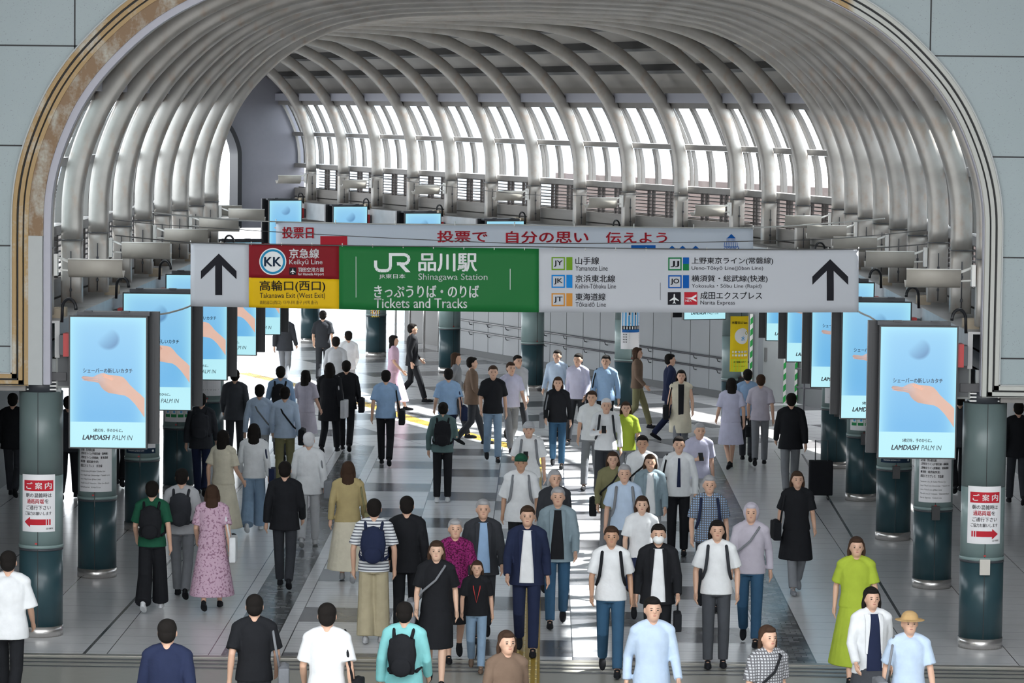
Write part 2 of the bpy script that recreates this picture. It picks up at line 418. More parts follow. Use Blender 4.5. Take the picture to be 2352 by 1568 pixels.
# windows: one structure object per bay and side, frame + panes ; louvre under it
nw = 0
def side_pt(z, sd, off):
    i = idx_z(z, sd) if z > 4.95 else None
    u = abs(full[i][0]) if i is not None else 5.6
    return sd*(u+off)
def bay_fr_(a, b, t): 
    return Fr(a.c[0]+(b.c[0]-a.c[0])*t, a.c[1]+(b.c[1]-a.c[1])*t, a.h+(b.h-a.h)*t)
for sd in (-1, 1):
    sts = [Fr(0, 39.36, 0)]+ST[1:]
    for bi in range(len(sts)-1):
        A, B = sts[bi], sts[bi+1]; nw += 1
        root = None
        for (z0, z1) in ((5.80, 6.55), (4.93, 5.68)):
            zz = [z0+(z1-z0)*k/4 for k in range(5)]
            gl = MB(); gl.sm = True; o = 0
            for z in zz:
                for T in (0, 1): fr = (A, B)[T]; gl.v.append(fr(side_pt(z, sd, .46), 0, z))
            for k in range(4): gl.face((2*k, 2*k+1, 2*k+3, 2*k+2))
            if root is None:
                mu = MB()
                for t in (.04, .34, .67, .96):
                    for (za, zb) in ((5.80, 6.55), (4.93, 5.68)):
                        for dt in ((-.022, .022) if .1 < t < .9 else (0,)):
                            fr = bay_fr(A, B, t+dt); rings = []
                            for k in range(5):
                                z = za+(zb-za)*k/4; u = side_pt(z, sd, .40)
                                rings.append([fr(u, -.018, z), fr(u+sd*.08, -.018, z), fr(u+sd*.08, .018, z), fr(u, .018, z)])
                            mu.loft(rings)
                root = struct(mu.build('window_%d' % nw, RAILM))
            gl.build('pane', GLASS, root)
        # louvre band
        if bi == len(sts)-2: continue
        lv = MB()
        for k in range(8):
            z = 4.27+k*.072; lv.add([A(sd*5.97, 0, z), A(sd*6.02, 0, z+.0), B(sd*6.02, 0, z), B(sd*5.97, 0, z), A(sd*5.97, 0, z+.022), A(sd*6.02, 0, z+.022), B(sd*6.02, 0, z+.022), B(sd*5.97, 0, z+.022)],
                   [(0, 1, 2, 3), (4, 7, 6, 5), (0, 3, 7, 4), (1, 5, 6, 2)])
        for t in (.1, .38, .46, .72, .80): 
            fr = bay_fr(A, B, t); lv.box((sd*5.99-.03, -.03 if t not in (.38, .72) else -.05, 4.2), (sd*5.99+.03, .03, 4.82), fr)
        lo = lv.build('louvre_panel', SLAT)
        tag(lo, 'dark slatted louvre below the %s windows, %s bay from the front' % ('left' if sd < 0 else 'right', (ORD+['sixteenth', 'seventeenth', 'eighteenth', 'nineteenth', 'twentieth', 'twenty-first', 'twenty-second', 'twenty-third'])[bi]), 'louvre', 'louvre panels under the windows')

# ------------------------------------------------------------------ front wall with the arch opening
WY = 39.28
def outer(i):                               # outer edge of the mouldings: wider on the left
    t = i/(NF-1); a = .45; b = .26
    return a if t < .35 else (b if t > .62 else a+(b-a)*(t-.35)/.27)
inner_m = lambda i: outer(i)-.19
def strip_sweep(o0, o1, y0, y1, m, name=None, i0=0, i1=None):
    mb = MB(); mb.sm = False; sweep(mb, lambda u, w, z: (u, w, z), o0, o1, y0, y1, i0, i1); return mb
iw0 = 1
wall = MB()
zb, zt, xw = 3.24, 11.5, 12.
pts = [prof(outer, i) for i in range(NF)]; pts[0] = (pts[0][0], zb); pts[-1] = (pts[-1][0], zb)
pts = [p for k, p in enumerate(pts) if k in (0, NF-1) or p[1] > zb+.02]
for side in (0, 1):
    P = pts if side == 0 else pts
n = len(pts); mid = n//2
def fan(y, flip):
    o = len(wall.v)
    for p in pts: wall.v.append((p[0], y, p[1]))
    for p in pts:
        # project to the rectangle border
        t = (p[0])/6.5; ang = math.atan2(max(p[1]-5., 0), p[0])
        k = pts.index(p)/(n-1)
        per = [(-xw, zb), (-xw, zt), (xw, zt), (xw, zb)]
        L = [zt-zb, 2*xw, zt-zb]; d = k*sum(L)
        if d < L[0]: q = (-xw, zb+d)
        elif d < L[0]+L[1]: q = (-xw+d-L[0], zt)
        else: q = (xw, zt-(d-L[0]-L[1]))
        wall.v.append((q[0], y, q[1]))
    o2 = o+n
    c1 = len(wall.v); wall.v.append((-xw, y, zt)); wall.v.append((xw, y, zt))
    for i in range(n-1):
        q = (o+i, o+i+1, o2+i+1, o2+i)
        a, b = wall.v[o2+i], wall.v[o2+i+1]
        if a[0] == -xw and b[2] == zt and a[2] < zt: q = (o+i, o+i+1, o2+i+1, c1, o2+i)
        if a[2] == zt and b[0] == xw and b[2] < zt: q = (o+i, o+i+1, o2+i+1, c1+1, o2+i)
        wall.face(q if flip else q[::-1])
fan(WY, 1); fan(WY+.12, 0)
wall.box((-xw, WY, zb-.0), (pts[0][0], WY+.12, zb+.01)); wall.box((pts[-1][0], WY, zb), (xw, WY+.12, zb+.01))
struct(wall.build('wall_front', PANEL))
jn = MB()
for z in (zb, ): pass
def joint_h(z, xa, xb): jn.box((xa, WY-.004, z-.009), (xb, WY+.002, z+.009))
def joint_v(x, za, zb_): jn.box((x-.009, WY-.004, za), (x+.009, WY+.002, zb_))
def arch_x(z, sd):
    c = [p for p in pts if p[0]*sd > 0]; c.sort(key=lambda p: p[1])
    for a, b in zip(c[:-1], c[1:]):
        if a[1] <= z <= b[1]: return a[0]+(b[0]-a[0])*(z-a[1])/max(b[1]-a[1], 1e-6)
    return 0
for y_px in (105, 335, 565, 796): z = at_y(15, y_px, WY).z; joint_h(z, -xw, arch_x(z, -1)); joint_h(z, arch_x(z, 1), xw)
joint_h(8.52, -xw, xw)
for sd, px in ((-1, 172), (1, 2138)):
    x = at_y(px, 60, WY).x; c = [p for p in pts if p[0]*sd > 0]; zz = max(p[1] for p in c if abs(p[0]) >= abs(x)); joint_v(x, zz, zt)
struct(jn.build('trim_%d' % (n_tr+1), DARK)); n_tr += 1
# mouldings
def mould(o0, o1, y0, y1, m, ret=None):
    global n_tr
    mb = MB()
    lo = [lambda i: outer(i)-o0, lambda i: outer(i)-o1]
    sweep(mb, lambda u, w, z: (u, w, max(z, ret[0])), lo[0], lo[1], y0, y1)
    if ret:                                  # horizontal return along the bottom of the wall panels
        xa = prof(lo[0], 0)[0]; xb = prof(lo[0], NF-1)[0]
        xa2 = prof(lo[1], 0)[0]; xb2 = prof(lo[1], NF-1)[0]
        mb.box((-xw, y0, ret[0]), (xa2, y1, ret[1])); mb.box((xb2, y0, ret[0]), (xw, y1, ret[1]))
    n_tr += 1; struct(mb.build('trim_%d' % n_tr, m))
mould(-.012, .004, WY-.05, WY+.1, TRIM_C, (3.235, 3.25))
mould(.0, .052, WY-.03, WY+.1, TRIM_A, (3.18, 3.235))
mould(.052, .078, WY+.03, WY+.1, DARK, (3.155, 3.18))
mould(.078, .125, WY-.01, WY+.1, TRIM_A, (3.11, 3.155))
mould(.125, .145, WY+.05, WY+.12, DARK, (3.09, 3.11))
mould(.145, .195, WY+.0, WY+.12, TRIM_A, (3.09, 3.095))
# broad rusty band and lilac inner reveal, left and over the top, dying out at the right
def seg(o0, o1, y0, y1, m, i0=0, i1=None, zmin=None, zmax=None):
    global n_tr
    mb = MB(); sweep(mb, lambda u, w, z: (u, w, z), o0, o1, y0, y1, i0, i1); n_tr += 1; struct(mb.build('trim_%d' % n_tr, m))
ib = idx_z(4.85, -1)
a1 = lambda i: outer(i)-.195
wb = lambda i: .17 if i < NF*.35 else max(.0, .17*(1-(i-NF*.35)/(NF*.27)))
seg(a1, lambda i: outer(i)-.195-wb(i)-.005, WY+.02, WY+.14, TRIM_B, ib, None)
seg(a1, lambda i: outer(i)-.195-wb(i), WY+.0, WY+.14, TRIM_C, 0, ib)
wl = lambda i: .085 if i < NF*.45 else max(.01, .085*(1-(i-NF*.45)/(NF*.2)))
seg(lambda i: outer(i)-.20-wb(i), lambda i: outer(i)-.20-wb(i)-wl(i), WY+.05, WY+.2, LILAC, 0, None)
# right jamb plates
for sd in (-1, 1):
    mb = MB(); mb.box((sd*5.62 if sd > 0 else -5.72, WY+.26, 2.98), (sd*5.72 if sd > 0 else -5.50, WY+.34, 3.4)); n_tr += 1; struct(mb.build('trim_%d' % n_tr, TRIM_C))

# ------------------------------------------------------------------ end wall of the far section
EF = ST[22]
ew = MB(); ew.sm = False
op = lambda i: -1.3
o = len(ew.v)
for i in range(NF):
    a = prof(.62, i); b = prof(op, i); 
    ew.v += [EF(a[0], 0, max(a[1], 3.05)), EF(b[0], 0, max(b[1], 3.05))]
for i in range(NF-1): ew.face((o+2*i, o+2*i+1, o+2*i+3, o+2*i+2))
struct(ew.build('wall_end', mat('end_wall_grey', (.20, .20, .235), .5, noise=.06)))
er = MB(); er.v = []; sweep(er, EF, lambda i: -1.3, lambda i: -1.42, -.25, .5); struct(er.build('trim_%d' % (n_tr+1), mat('black_reveal', (.01, .012, .016), .5))); n_tr += 1

# ------------------------------------------------------------------ lower sides: aisle ceilings, outer walls
for sd in (-1, 1):
    mb = MB(); rings = []
    for fr in [Fr(0, 39.36, 0)]+ST[1:]: rings.append([fr(sd*5.9, 0, 3.12), fr(sd*8.9, 0, 3.12), fr(sd*8.9, 0, 3.24), fr(sd*5.9, 0, 3.24)])
    mb.loft(rings); n_tr += 1; struct(mb.build('trim_%d' % n_tr, CEILP))
WG = mat('grey_wall_panels', (.22, .235, .25), .35, noise=.08, nscale=1.5)
def wall_run(name, pts2, z0, z1, m, th=.12):
    mb = MB(); rings = []
    for i, p in enumerate(pts2):
        a = pts2[max(i-1, 0)]; b = pts2[min(i+1, len(pts2)-1)]; d = Vector((b[0]-a[0], b[1]-a[1])).normalized(); nx, ny = d.y, -d.x
        rings.append([(p[0], p[1], z0), (p[0]+nx*th, p[1]+ny*th, z0), (p[0]+nx*th, p[1]+ny*th, z1), (p[0], p[1], z1)])
    mb.loft(rings); return struct(mb.build(name, m))
wa = at_z(1722, 926, 0); wb_ = at_z(1250, 846, 0); dW = (wb_-wa).normalized()
def wt(px):
    lo, hi = -2., 45.
    for _ in range(40):
        m = (lo+hi)/2
        if proj(wa+dW*m)[0] > px: lo = m
        else: hi = m
    return lo
t0, t1, t2 = wt(1740), wt(1048), wt(884)
nW = Vector((-dW.y, dW.x, 0))
def onwall(t, w, z): p = wa+dW*t+nW*w; return (p.x, p.y, z)
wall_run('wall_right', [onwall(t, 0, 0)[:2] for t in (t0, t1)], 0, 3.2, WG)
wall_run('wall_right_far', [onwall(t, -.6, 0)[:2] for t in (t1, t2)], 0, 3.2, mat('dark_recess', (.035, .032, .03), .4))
sk = MB(); sk.box((t0, 0, 0), (t1, .03, .16), onwall); struct(sk.build('baseboard_right', mat('dark_baseboard', (.05, .055, .06), .5)))
js = MB(); k = t0+.4
while k < t1: js.box((k, 0, .16), (k+.012, .004, 3.1), onwall); k += .9
n_tr += 1; struct(js.build('trim_%d' % n_tr, DARK))
RAILD = mat('dark_rail', (.05, .05, .06), .35)
for hz, nm in ((.92, 'upper'), (.66, 'lower')):
    r_ = MB(); r_.tube([onwall(t0+.3, .09, hz), onwall(t1-.1, .09, hz)], .022, 8)
    ro = r_.build('handrail', RAILD); tag(ro, '%s grey handrail along the grey panelled far wall' % nm, 'handrail')
    k = t0+.6
    while k < t1: b = MB(); b.tube([onwall(k, .0, hz-.1), onwall(k, .06, hz-.09), onwall(k, .09, hz-.02)], .011, 6); b.build('bracket', RAILD, ro); k += 1.1
for q in range(4):
    t = t1+.9+q*.95; b = MB(); b.tube([onwall(t, .1, .0), onwall(t, .1, 2.1)], .03, 10); b.build('shaft', CHROME, tag(empty('steel_post', onwall(t, .1, 0)), 'upright steel post in front of the dark recess, %s from the right' % ORD[q], 'post', 'steel posts of the dark recess')).matrix_parent_inverse = Matrix.Translation([-c for c in onwall(t, .1, 0)])
# right side wall of the aisle, back to the front
pr = at_z(1828, 926, 0)
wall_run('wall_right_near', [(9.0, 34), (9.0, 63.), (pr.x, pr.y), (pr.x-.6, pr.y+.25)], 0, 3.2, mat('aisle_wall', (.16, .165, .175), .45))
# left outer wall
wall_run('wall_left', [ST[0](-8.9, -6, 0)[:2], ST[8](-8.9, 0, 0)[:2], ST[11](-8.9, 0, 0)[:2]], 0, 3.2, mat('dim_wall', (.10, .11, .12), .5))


# near concourse hall around the viewpoint: roof with an added slot for fill light, side walls
HC = mat('hall_ceiling', (.5, .5, .5), .7)
for k, (a, b) in enumerate(((-6, FILL0), (FILL1, 39.28))):
    m = MB(); m.box((-12.2, a, 11.5), (12.2, b, 11.7)); struct(m.build('ceiling_hall_%d' % (k+1), HC))
for sd, nm in ((-1, 'wall_hall_left'), (1, 'wall_hall_right')):
    m = MB(); m.box((sd*12.0-.1, -6, 0), (sd*12.0+.1, 39.28, 11.5)); struct(m.build(nm, HC))

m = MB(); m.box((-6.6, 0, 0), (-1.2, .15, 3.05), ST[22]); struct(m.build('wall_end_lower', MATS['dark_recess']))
# ------------------------------------------------------------------ girders on both sides
GIRD = mat('white_girder', (.42, .42, .42), .45, noise=.2, nscale=4)
for sd in (-1, 1):
    mb = MB(); rings = []
    for fr in [Fr(0, 39.45, 0)]+ST[1:]: rings.append([fr(sd*5.50, 0, 3.42), fr(sd*5.56, 0, 3.42), fr(sd*5.56, 0, 3.84), fr(sd*5.98, 0, 3.84), fr(sd*5.98, 0, 3.87), fr(sd*5.50, 0, 3.87)])
    mb.loft(rings); n_tr += 1; struct(mb.build('trim_%d' % n_tr, GIRD))
    mb = MB(); rings = []
    for fr in [Fr(0, 39.45, 0)]+ST[1:]: rings.append([fr(sd*5.42, 0, 3.14), fr(sd*6.0, 0, 3.14), fr(sd*6.0, 0, 3.24), fr(sd*5.42, 0, 3.24)])
    mb.loft(rings); n_tr += 1; struct(mb.build('trim_%d' % n_tr, mat('dark_underbeam', (.06, .06, .065), .5)))
SIDE = {-1: 'left', 1: 'right'}
# stations that carry a column
CS = [0, 2, 4, 6, 8, 11, 13, 15, 17, 19, 21]
for ci, si in enumerate(CS):
    for sd in (-1, 1):
        if sd < 0 and ci > 5: continue
        fr = ST[si]
        wb2 = empty('wood_block_pair', fr(sd*5.62, .35, 3.87), fr.h)
        tag(wb2, 'pair of pale wooden blocks on the %s ledge beside the %s column' % (SIDE[sd], ORD[ci]), 'wood blocks', 'wooden blocks on the ledges')
        for k in (0, 1):
            m = MB(); m.cbox((0, k*.34, .055), (.15, .15, .11)); m.build('block', WOOD, wb2)

# ------------------------------------------------------------------ columns
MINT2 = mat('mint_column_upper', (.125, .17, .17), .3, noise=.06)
def make_column(fr, sd, ci):
    c = fr(sd*HALF, 0, 0); r = .265
    root = empty('round_column', c, fr.h)
    lab = 'round column with dark teal lower half, %s in the %s row from the front' % (ORD[ci], SIDE[sd])
    tag(root, lab, 'column', 'round columns of the two rows')
    m = MB(); m.cyl((0, 0), r+.006, 0, .13, 40); m.build('kick_plate', CHROME, root)
    m = MB(); m.cyl((0, 0), r, .13, 1.06, 40); m.build('lower_cladding', TEAL, root)
    m = MB(); m.cyl((0, 0), r+.008, 1.09, 1.13, 40); m.build('band', MINT, root)
    m = MB(); m.cyl((0, 0), r+.004, 1.06, 1.09, 40); m.build('dark_band', GUN, root)
    m = MB(); m.cyl((0, 0), r, 1.13, 1.98, 40); m.build('middle_cladding', MINT, root)
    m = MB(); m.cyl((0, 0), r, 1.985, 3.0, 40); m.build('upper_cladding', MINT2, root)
    m = MB(); m.cyl((0, 0), r-.05, 3.0, 3.14, 24); m.build('collar', GUN, root)
    m = MB(); m.box((-.004, -r-.004, .13), (.004, -r+.01, 3.0)); m.build('seam', DARK, root)
    m = MB(); m.cbox((-.02 if sd < 0 else .0, -r-.006, 1.155), (.028, .008, .02)); m.build('red_marker', RED, root)
    if ci < 3:
        m = MB()
        for k in range(4): m.cbox((0, -.02, 3.03+k*.045), (.42, .3, .018))
        m.cbox((-.04, -.2, 3.1), (.012, .012, .2)); m.cbox((.04, -.2, 3.1), (.012, .012, .2)); o = m.build('louvred_bracket', WHITE, root)
    return root
cols = {}
for ci, si in enumerate(CS):
    for sd in (-1, 1):
        if sd < 0 and ci > 6: continue
        cols[(sd, ci)] = make_column(ST[si], sd, ci)
# boxes on the right-hand columns
for ci in range(6):
    root = cols[(1, ci)]; m = MB()
    if ci == 0: m.cbox((.0, -.285, 1.02), (.125, .04, .19)); m.build('steel_cover_plate', mat('steel_plate', (.45, .43, .39), .35, metal=.4), root)
    else: m.cbox((-.0, -.30, 1.06), (.11, .07, .19)); m.build('black_call_box', BLACK, root)
for ci in (1, 2):
    m = MB(); m.cbox((0, -.27, 1.10), (.012, .02, .2)); m.build('black_strap', BLACK, cols[(-1, ci)])

def cylmap(root, r, a0, z0):
    def f(u, lay, v):
        a = a0+u/r; rr = r+.007+lay*.0016
        return (rr*math.sin(a), -rr*math.cos(a), z0+v)
    return f
def put(p, name, mats, fr, sd, a0, z0, label, cat, group=None, child='lettering', w=.42, h=.7, base=None, r=.265):
    """a curved sheet on a column: sheet mesh is the thing, its print is a child"""
    c = fr(sd*HALF, 0, 0)
    sh = MB(); n = 14
    f = cylmap(None, r, a0, z0)
    for k in range(n+1):
        for v in (0, h): sh.v.append(f(-w/2+w*k/n, 0, v))
    for k in range(n): sh.face((2*k, 2*k+2, 2*k+3, 2*k+1))
    o = sh.build(name, base or PAPER); o.location = c; o.rotation_euler = (0, 0, fr.h); tag(o, label, cat, group)
    q = p.build(child, mats, o, fn=f); return o
# notice on the first columns
def notice(sd):
    p = Print(); W, H = .43, .70
    p.rect(-.18, .19, .50, .63, 1, 1, nx=12)
    for k, ch in enumerate('ご案内'): p.text(ch, -.145+k*.115, -.065+k*.115, .525, .605, 2, .02, lay=2)
    p.text('朝の混雑時は', -.15, .165, .42, .475, 0, .012); p.text('通路両端', -.135, .07, .345, .405, 1, .02); p.text('を', .08, .13, .35, .40, 0, .012)
    p.text('ご通行下さい', -.145, .155, .27, .325, 0, .012); p.text('ご協力お願いします', -.165, .165, .205, .25, 0, .012)
    s = -sd
    p.rect(-.095, .095, .085, .155, 1, 1, nx=8)
    for k in range(8):                       # arrow head pointing outwards
        e = .06*(1-k/8); u0, u1 = s*-1*(.095+k*.0095), s*-1*(.095+(k+1)*.0095); p.rect(min(u0, u1), max(u0, u1), .12-e, .12+e, 1, 1)
    for u in (.125, .155): p.rect(min(s*u, s*(u-.02)), max(s*u, s*(u-.02)), .085, .155, 1, 1)
    p.text('品川駅長', .10, .185, .03, .05, 0, .01)
    put(p, 'notice', [INK, REDP, PWHITE], ST[0], sd, -.0 if sd < 0 else -.05, 1.30, 'white Japanese notice with a red header and arrow, on the nearest %s column' % SIDE[sd], 'notice', w=W, h=H)
notice(-1); notice(1)
NAVY = mat('print_navy', (.012, .03, .06), .7, spec=.15); PBLUE = mat('print_blue', (.02, .13, .40), .7, spec=.15); PGREEN = mat('print_green', (.03, .25, .09), .7, spec=.15); PYEL = mat('print_yellow', (.85, .62, .02), .7, spec=.15); PSKY = mat('print_sky', (.12, .42, .75), .7, spec=.15); PGREY = mat('print_grey', (.3, .3, .32), .7, spec=.15)
for sd in (-1, 1):
    # line guide on the second columns
    p = Print()
    L1 = ['山手線　京浜東北線', '上野東京ライン(宇都宮線・高崎線)', '上野東京ライン(常磐線)　東海道線', '横須賀・総武線(快速)', '成田エクスプレス　京急線']
    L2 = ['Yamanote Line  JK Keihin-Tōhoku Line', 'Ueno-Tōkyō Line (Utsunomiya・Takasaki Line)', 'Ueno-Tōkyō Line (Jōban Line)', 'Tōkaidō Line JO Yokosuka・Sōbu Line (Rapid)', 'Narita Express   Keikyū Line']
    wd = [.22, .40, .40, .27, .32]
    for k, t in enumerate(L1): p.text(t, -.22, -.22+wd[k], .56-k*.055, .60-k*.055, 0, .015)
    wd = [.36, .43, .30, .42, .30]
    for k, t in enumerate(L2): p.text(t, -.22, -.22+wd[k], .27-k*.055, .295-k*.055, 0)
    p.rect(-.10, .10, .66, .80, 1, 1, nx=5)
    put(p, 'line_guide_poster', [INK, REDP], ST[2], sd, 0, 1.2, 'white poster listing train lines in Japanese and English, on the second %s column' % SIDE[sd], 'poster', w=.50, h=.86)
    p = Print(); p.rect(-.25, .25, 0, .08, 0, 1, nx=10); p.text('TAKANAWA GATEWAY CITY', -.2, .06, .03, .05, 1, 0); p.disc(.2, .04, .018, 1, 2); p.text('7/1(木) 23:59', -.12, .12, .12, .15, 2, .01); p.rect(-.18, .18, .28, .5, 3, 1, nx=6)
    put(p, 'city_poster', [NAVY, PWHITE, REDP, PGREY], ST[4], sd, 0, 1.2, 'white poster with a navy band at its foot, on the third %s column' % SIDE[sd], 'poster', w=.50, h=.86)
    p = Print(); 
    for k in range(4): p.rect(-.22+k*.115, -.125+k*.115, .08, .24, 0, 1, nx=3); p.rect(-.215+k*.115, -.13+k*.115, .13, .235, 1, 2, nx=3); p.disc(-.2+k*.115, .23, .02, 2, 3); p.disc(-.165+k*.115, .17, .02, 3, 3)
    p.text('スマート駅案内', -.2, .15, .26, .285, 4)
    put(p, 'green_pictogram_poster', [PGREEN, PWHITE, PBLUE, PSKY, INK], ST[6], sd, 0, 1.2, 'white poster with a row of green framed pictures, on the fourth %s column' % SIDE[sd], 'poster', w=.50, h=.86)
    p = Print(); p.rect(-.25, .25, .30, .335, 0, 1, nx=8); p.disc(-.08, .50, .07, 0, 2); p.rect(-.24, -.10, .42, .62, 1, 1, nx=4); p.text('ト', .02, .07, .44, .50, 2); p.disc(.16, .50, .03, 0, 2); p.text('Suica', .13, .19, .43, .45, 0); p.text('・モバイル・', -.18, .2, .1, .125, 2)
    put(p, 'blue_band_poster', [PBLUE, PYEL, INK], ST[8], sd, 0, 1.2, 'white poster crossed by a blue band, on the fifth %s column' % SIDE[sd], 'poster', w=.50, h=.86)
# sixth right column: yellow poster
p = Print(); p.rect(-.20, .20, .0, .26, 1, 1, nx=6); p.text('水曜日は Suica', -.19, .16, .96, 1.02, 2, .02); p.disc(.03, .72, .16, 0, 1); p.text('水', .0, .09, .62, .72, 3, .03, lay=2); p.disc(.13, .78, .035, 4, 3, .022)
p.rect(-.17, .17, .38, .42, 0, 1, nx=5); p.rect(-.17, .17, .31, .35, 0, 1, nx=5); p.text('Suica ポイント 2倍', -.1, .16, .385, .415, 2); p.text('まで登録いただいて', -.14, .14, .18, .215, 2, .02); p.text('エントリー受付中', -.14, .1, .1, .12, 2)
put(p, 'yellow_poster', [PWHITE, mat('print_lime', (.62, .72, .05), .7, spec=.15), INK, PSKY, mat('print_olive', (.4, .4, .02), .7, spec=.15)], ST[11], 1, -.02, 1.27, 'tall yellow poster with a white disc and Japanese text, on the sixth right column', 'poster', w=.44, h=1.12, base=PYEL)
p = Print(); p.rect(-.22, .22, .36, 1.0, 0, 1, nx=6); p.rect(-.22, .22, .36, .42, 1, 2, nx=6); p.rect(-.22, .22, .42, .50, 2, 2, nx=6)
for k in range(7): p.rect(-.19+k*.06, -.165+k*.06, .43, .49, 3, 3)
p.rect(-.2, -.04, .82, .95, 3, 2); p.rect(-.19, -.05, .86, .94, 2, 3); p.rect(-.09, .10, .72, .84, 3, 4); p.rect(-.08, .09, .74, .83, 2, 5); p.rect(-.05, .2, .55, .57, 2, 2)
for j in range(4):
    for k in range(3): p.rect(-.20+k*.035, -.185+k*.035, .14+j*.055, .165+j*.055, 2, 2)
for j in range(5): p.rect(-.06, .2, .14+j*.045, .15+j*.045, 4, 2)
put(p, 'blue_photo_poster', [PSKY, PBLUE, INK, PWHITE, PGREY], ST[13], 1, 0, 1.35, 'poster with a blue sky photo over a white calendar, on the seventh right column', 'poster', w=.50, h=1.1)
HAZ = [INK, PYEL, PWHITE, REDP]
for ci, nm in ((9, 'tenth'), (10, 'eleventh')):
    p = Print(); W, H = .24, .95
    for k in range(16):
        v = k*H/16
        for u in (-.12, .095):
            p.poly([(u, v), (u+.025, v+.02), (u+.025, min(v+.05, H)), (u, min(v+.03, H))], 0, 2)
    for k in range(5): p.poly([(-.1+k*.045, 0), (-.08+k*.045, 0), (-.07+k*.045, .025), (-.09+k*.045, .025)], 0, 2); p.poly([(-.1+k*.045, H-.025), (-.08+k*.045, H-.025), (-.07+k*.045, H), (-.09+k*.045, H)], 0, 2)
    p.rect(-.095, .095, .025, H-.025, 2, 1, nx=3); p.text('自転車', -.055, .055, .42, .90, 0, .02, vertical=True, lay=2)
    p.disc(-.02, .13, .06, 3, 3, .05); p.disc(.03, .26, .055, 3, 3, .045); p.disc(-.03, .33, .03, 0, 3); p.stroke([(-.02, .13), (.03, .26), (-.03, .33)], .02, 0, 3)
    put(p, 'bicycle_warning_poster', HAZ, ST[CS[ci]], 1, -.45, 1.05, 'narrow bicycle warning poster edged in black and yellow, on the %s right column' % nm, 'poster', w=W, h=H, base=PYEL)

# ------------------------------------------------------------------ digital displays
def screen_mat():
    w = NT('lit_screen_picture'); x, y, z = w.coords(); m = w.math
    e = m('MULTIPLY', m('SUBTRACT', 1, m('POWER', m('ABSOLUTE', m('DIVIDE', x, .47)), 6)), m('SUBTRACT', 1, m('POWER', m('ABSOLUTE', m('DIVIDE', m('SUBTRACT', z, .8), .8)), 12)))
    low = w.ramp(z, .40, 1.5)
    c = w.mix(low, (.16, .50, .86), (.30, .64, .93)); c = w.mix(m('SUBTRACT', 1, e), c, (.42, .86, 1.))
    # soft grey-blue drop hanging in the upper half
    d = m('POWER', m('ADD', m('POWER', m('DIVIDE', m('SUBTRACT', x, .0), .15), 2.), m('POWER', m('DIVIDE', m('SUBTRACT', z, 1.32), .14), 2.)), .5)
    s = m('MULTIPLY', w.ramp(d, 1.0, .75), w.ramp(m('ADD', m('SUBTRACT', x, 0), m('MULTIPLY', m('SUBTRACT', 1.32, z), 1.1)), -.12, .22))
    c = w.mix(m('MULTIPLY', s, .9), c, (.08, .20, .42))
    c = w.mix(m('LESS_THAN', z, .315), c, (.50, .90, .99))
    w.b.inputs['Base Color'].default_value = (.01, .01, .01, 1); w.l(c, w.b.inputs['Emission Color']); w.b.inputs['Emission Strength'].default_value = .92; w.b.inputs['Roughness'].default_value = .15
    return w.m
SCR = screen_mat()
def skin_lit():
    w = NT('lit_screen_hand'); x, y, z = w.coords(); m = w.math
    c = w.mix(w.ramp(x, -.34, .0), (.30, .52, .78), (.86, .52, .40)); c = w.mix(w.ramp(m('ADD', z, m('MULTIPLY', x, .75)), .78, .58), c, (.50, .26, .18))
    c = w.mix(m('MULTIPLY', w.noise(9.), .35), c, (.95, .78, .70)); w.l(c, w.b.inputs['Emission Color']); w.b.inputs['Emission Strength'].default_value = .85; w.b.inputs['Base Color'].default_value = (0, 0, 0, 1); return w.m
SKL = skin_lit()
INKL = mat('screen_ink', (.004, .01, .03), .3)
def sx_(px): return (px-249)/178*.94
def sz_(py): return (1028.5-py)/300*1.59
ad = Print()
hand = [(188, 868), (192, 864), (203, 865), (214, 867), (222, 862), (232, 858), (240, 857), (250, 861), (262, 862), (274, 863), (284, 866), (292, 874), (300, 884), (312, 895), (324, 905), (333, 914), (333, 958), (322, 942), (310, 926), (298, 914), (288, 908), (274, 906), (262, 904), (250, 902), (240, 896), (234, 890), (228, 880), (216, 877), (203, 876), (194, 873)]
ad.poly([(sx_(a), sz_(b)) for a, b in hand], 1, 1)
ad.poly([(sx_(a), sz_(b)) for a, b in [(236, 862), (244, 859), (256, 864), (263, 870), (258, 874), (250, 870), (240, 867)]], 3, 2)
for k in range(3): ad.poly([(sx_(a), sz_(b)) for a, b in [(190, 867+k*3.2), (226, 866+k*5), (226, 867.0+k*5), (190, 867.8+k*3.2)]], 3, 2)
ad.text('シェーバーの新しいカタチ', sx_(192), sx_(305), sz_(857), sz_(846), 0, .02)
ad.text('5枚刃を、手のひらに。', sx_(216), sx_(283), sz_(992), sz_(984), 0, .03)
ad.text('LAMDASH', sx_(191), sx_(254), sz_(1010), sz_(999), 0, .05, .25); ad.text('PALM IN', sx_(259), sx_(306), sz_(1010), sz_(999), 0, .0, .25)
ad.v = [(u, -.046-lay*.0012, v) for u, lay, v in ad.v]
AD = ad.mesh('advert_print', [INKL, SKL, INKL, mat('screen_skin_shade', (.55, .30, .22), .4, emit=.7)])
fm = MB(); fm.box((-.475, -.04, -.01), (.475, .035, 1.60)); 
for a, b in (((-.475, -.05, -.01), (.475, -.04, .006)), ((-.475, -.05, 1.584), (.475, -.04, 1.60)), ((-.475, -.05, .006), (-.458, -.04, 1.584)), ((.458, -.05, .006), (.475, -.04, 1.584))): fm.box(a, b)
FRM = fm.mesh('display_frame', [BLACK])
sm_ = MB(); sm_.add([(-.458, -.0435, .006), (.458, -.0435, .006), (.458, -.0435, 1.584), (-.458, -.0435, 1.584)], [(0, 1, 2, 3)]); SCM = sm_.mesh('display_picture', [SCR])
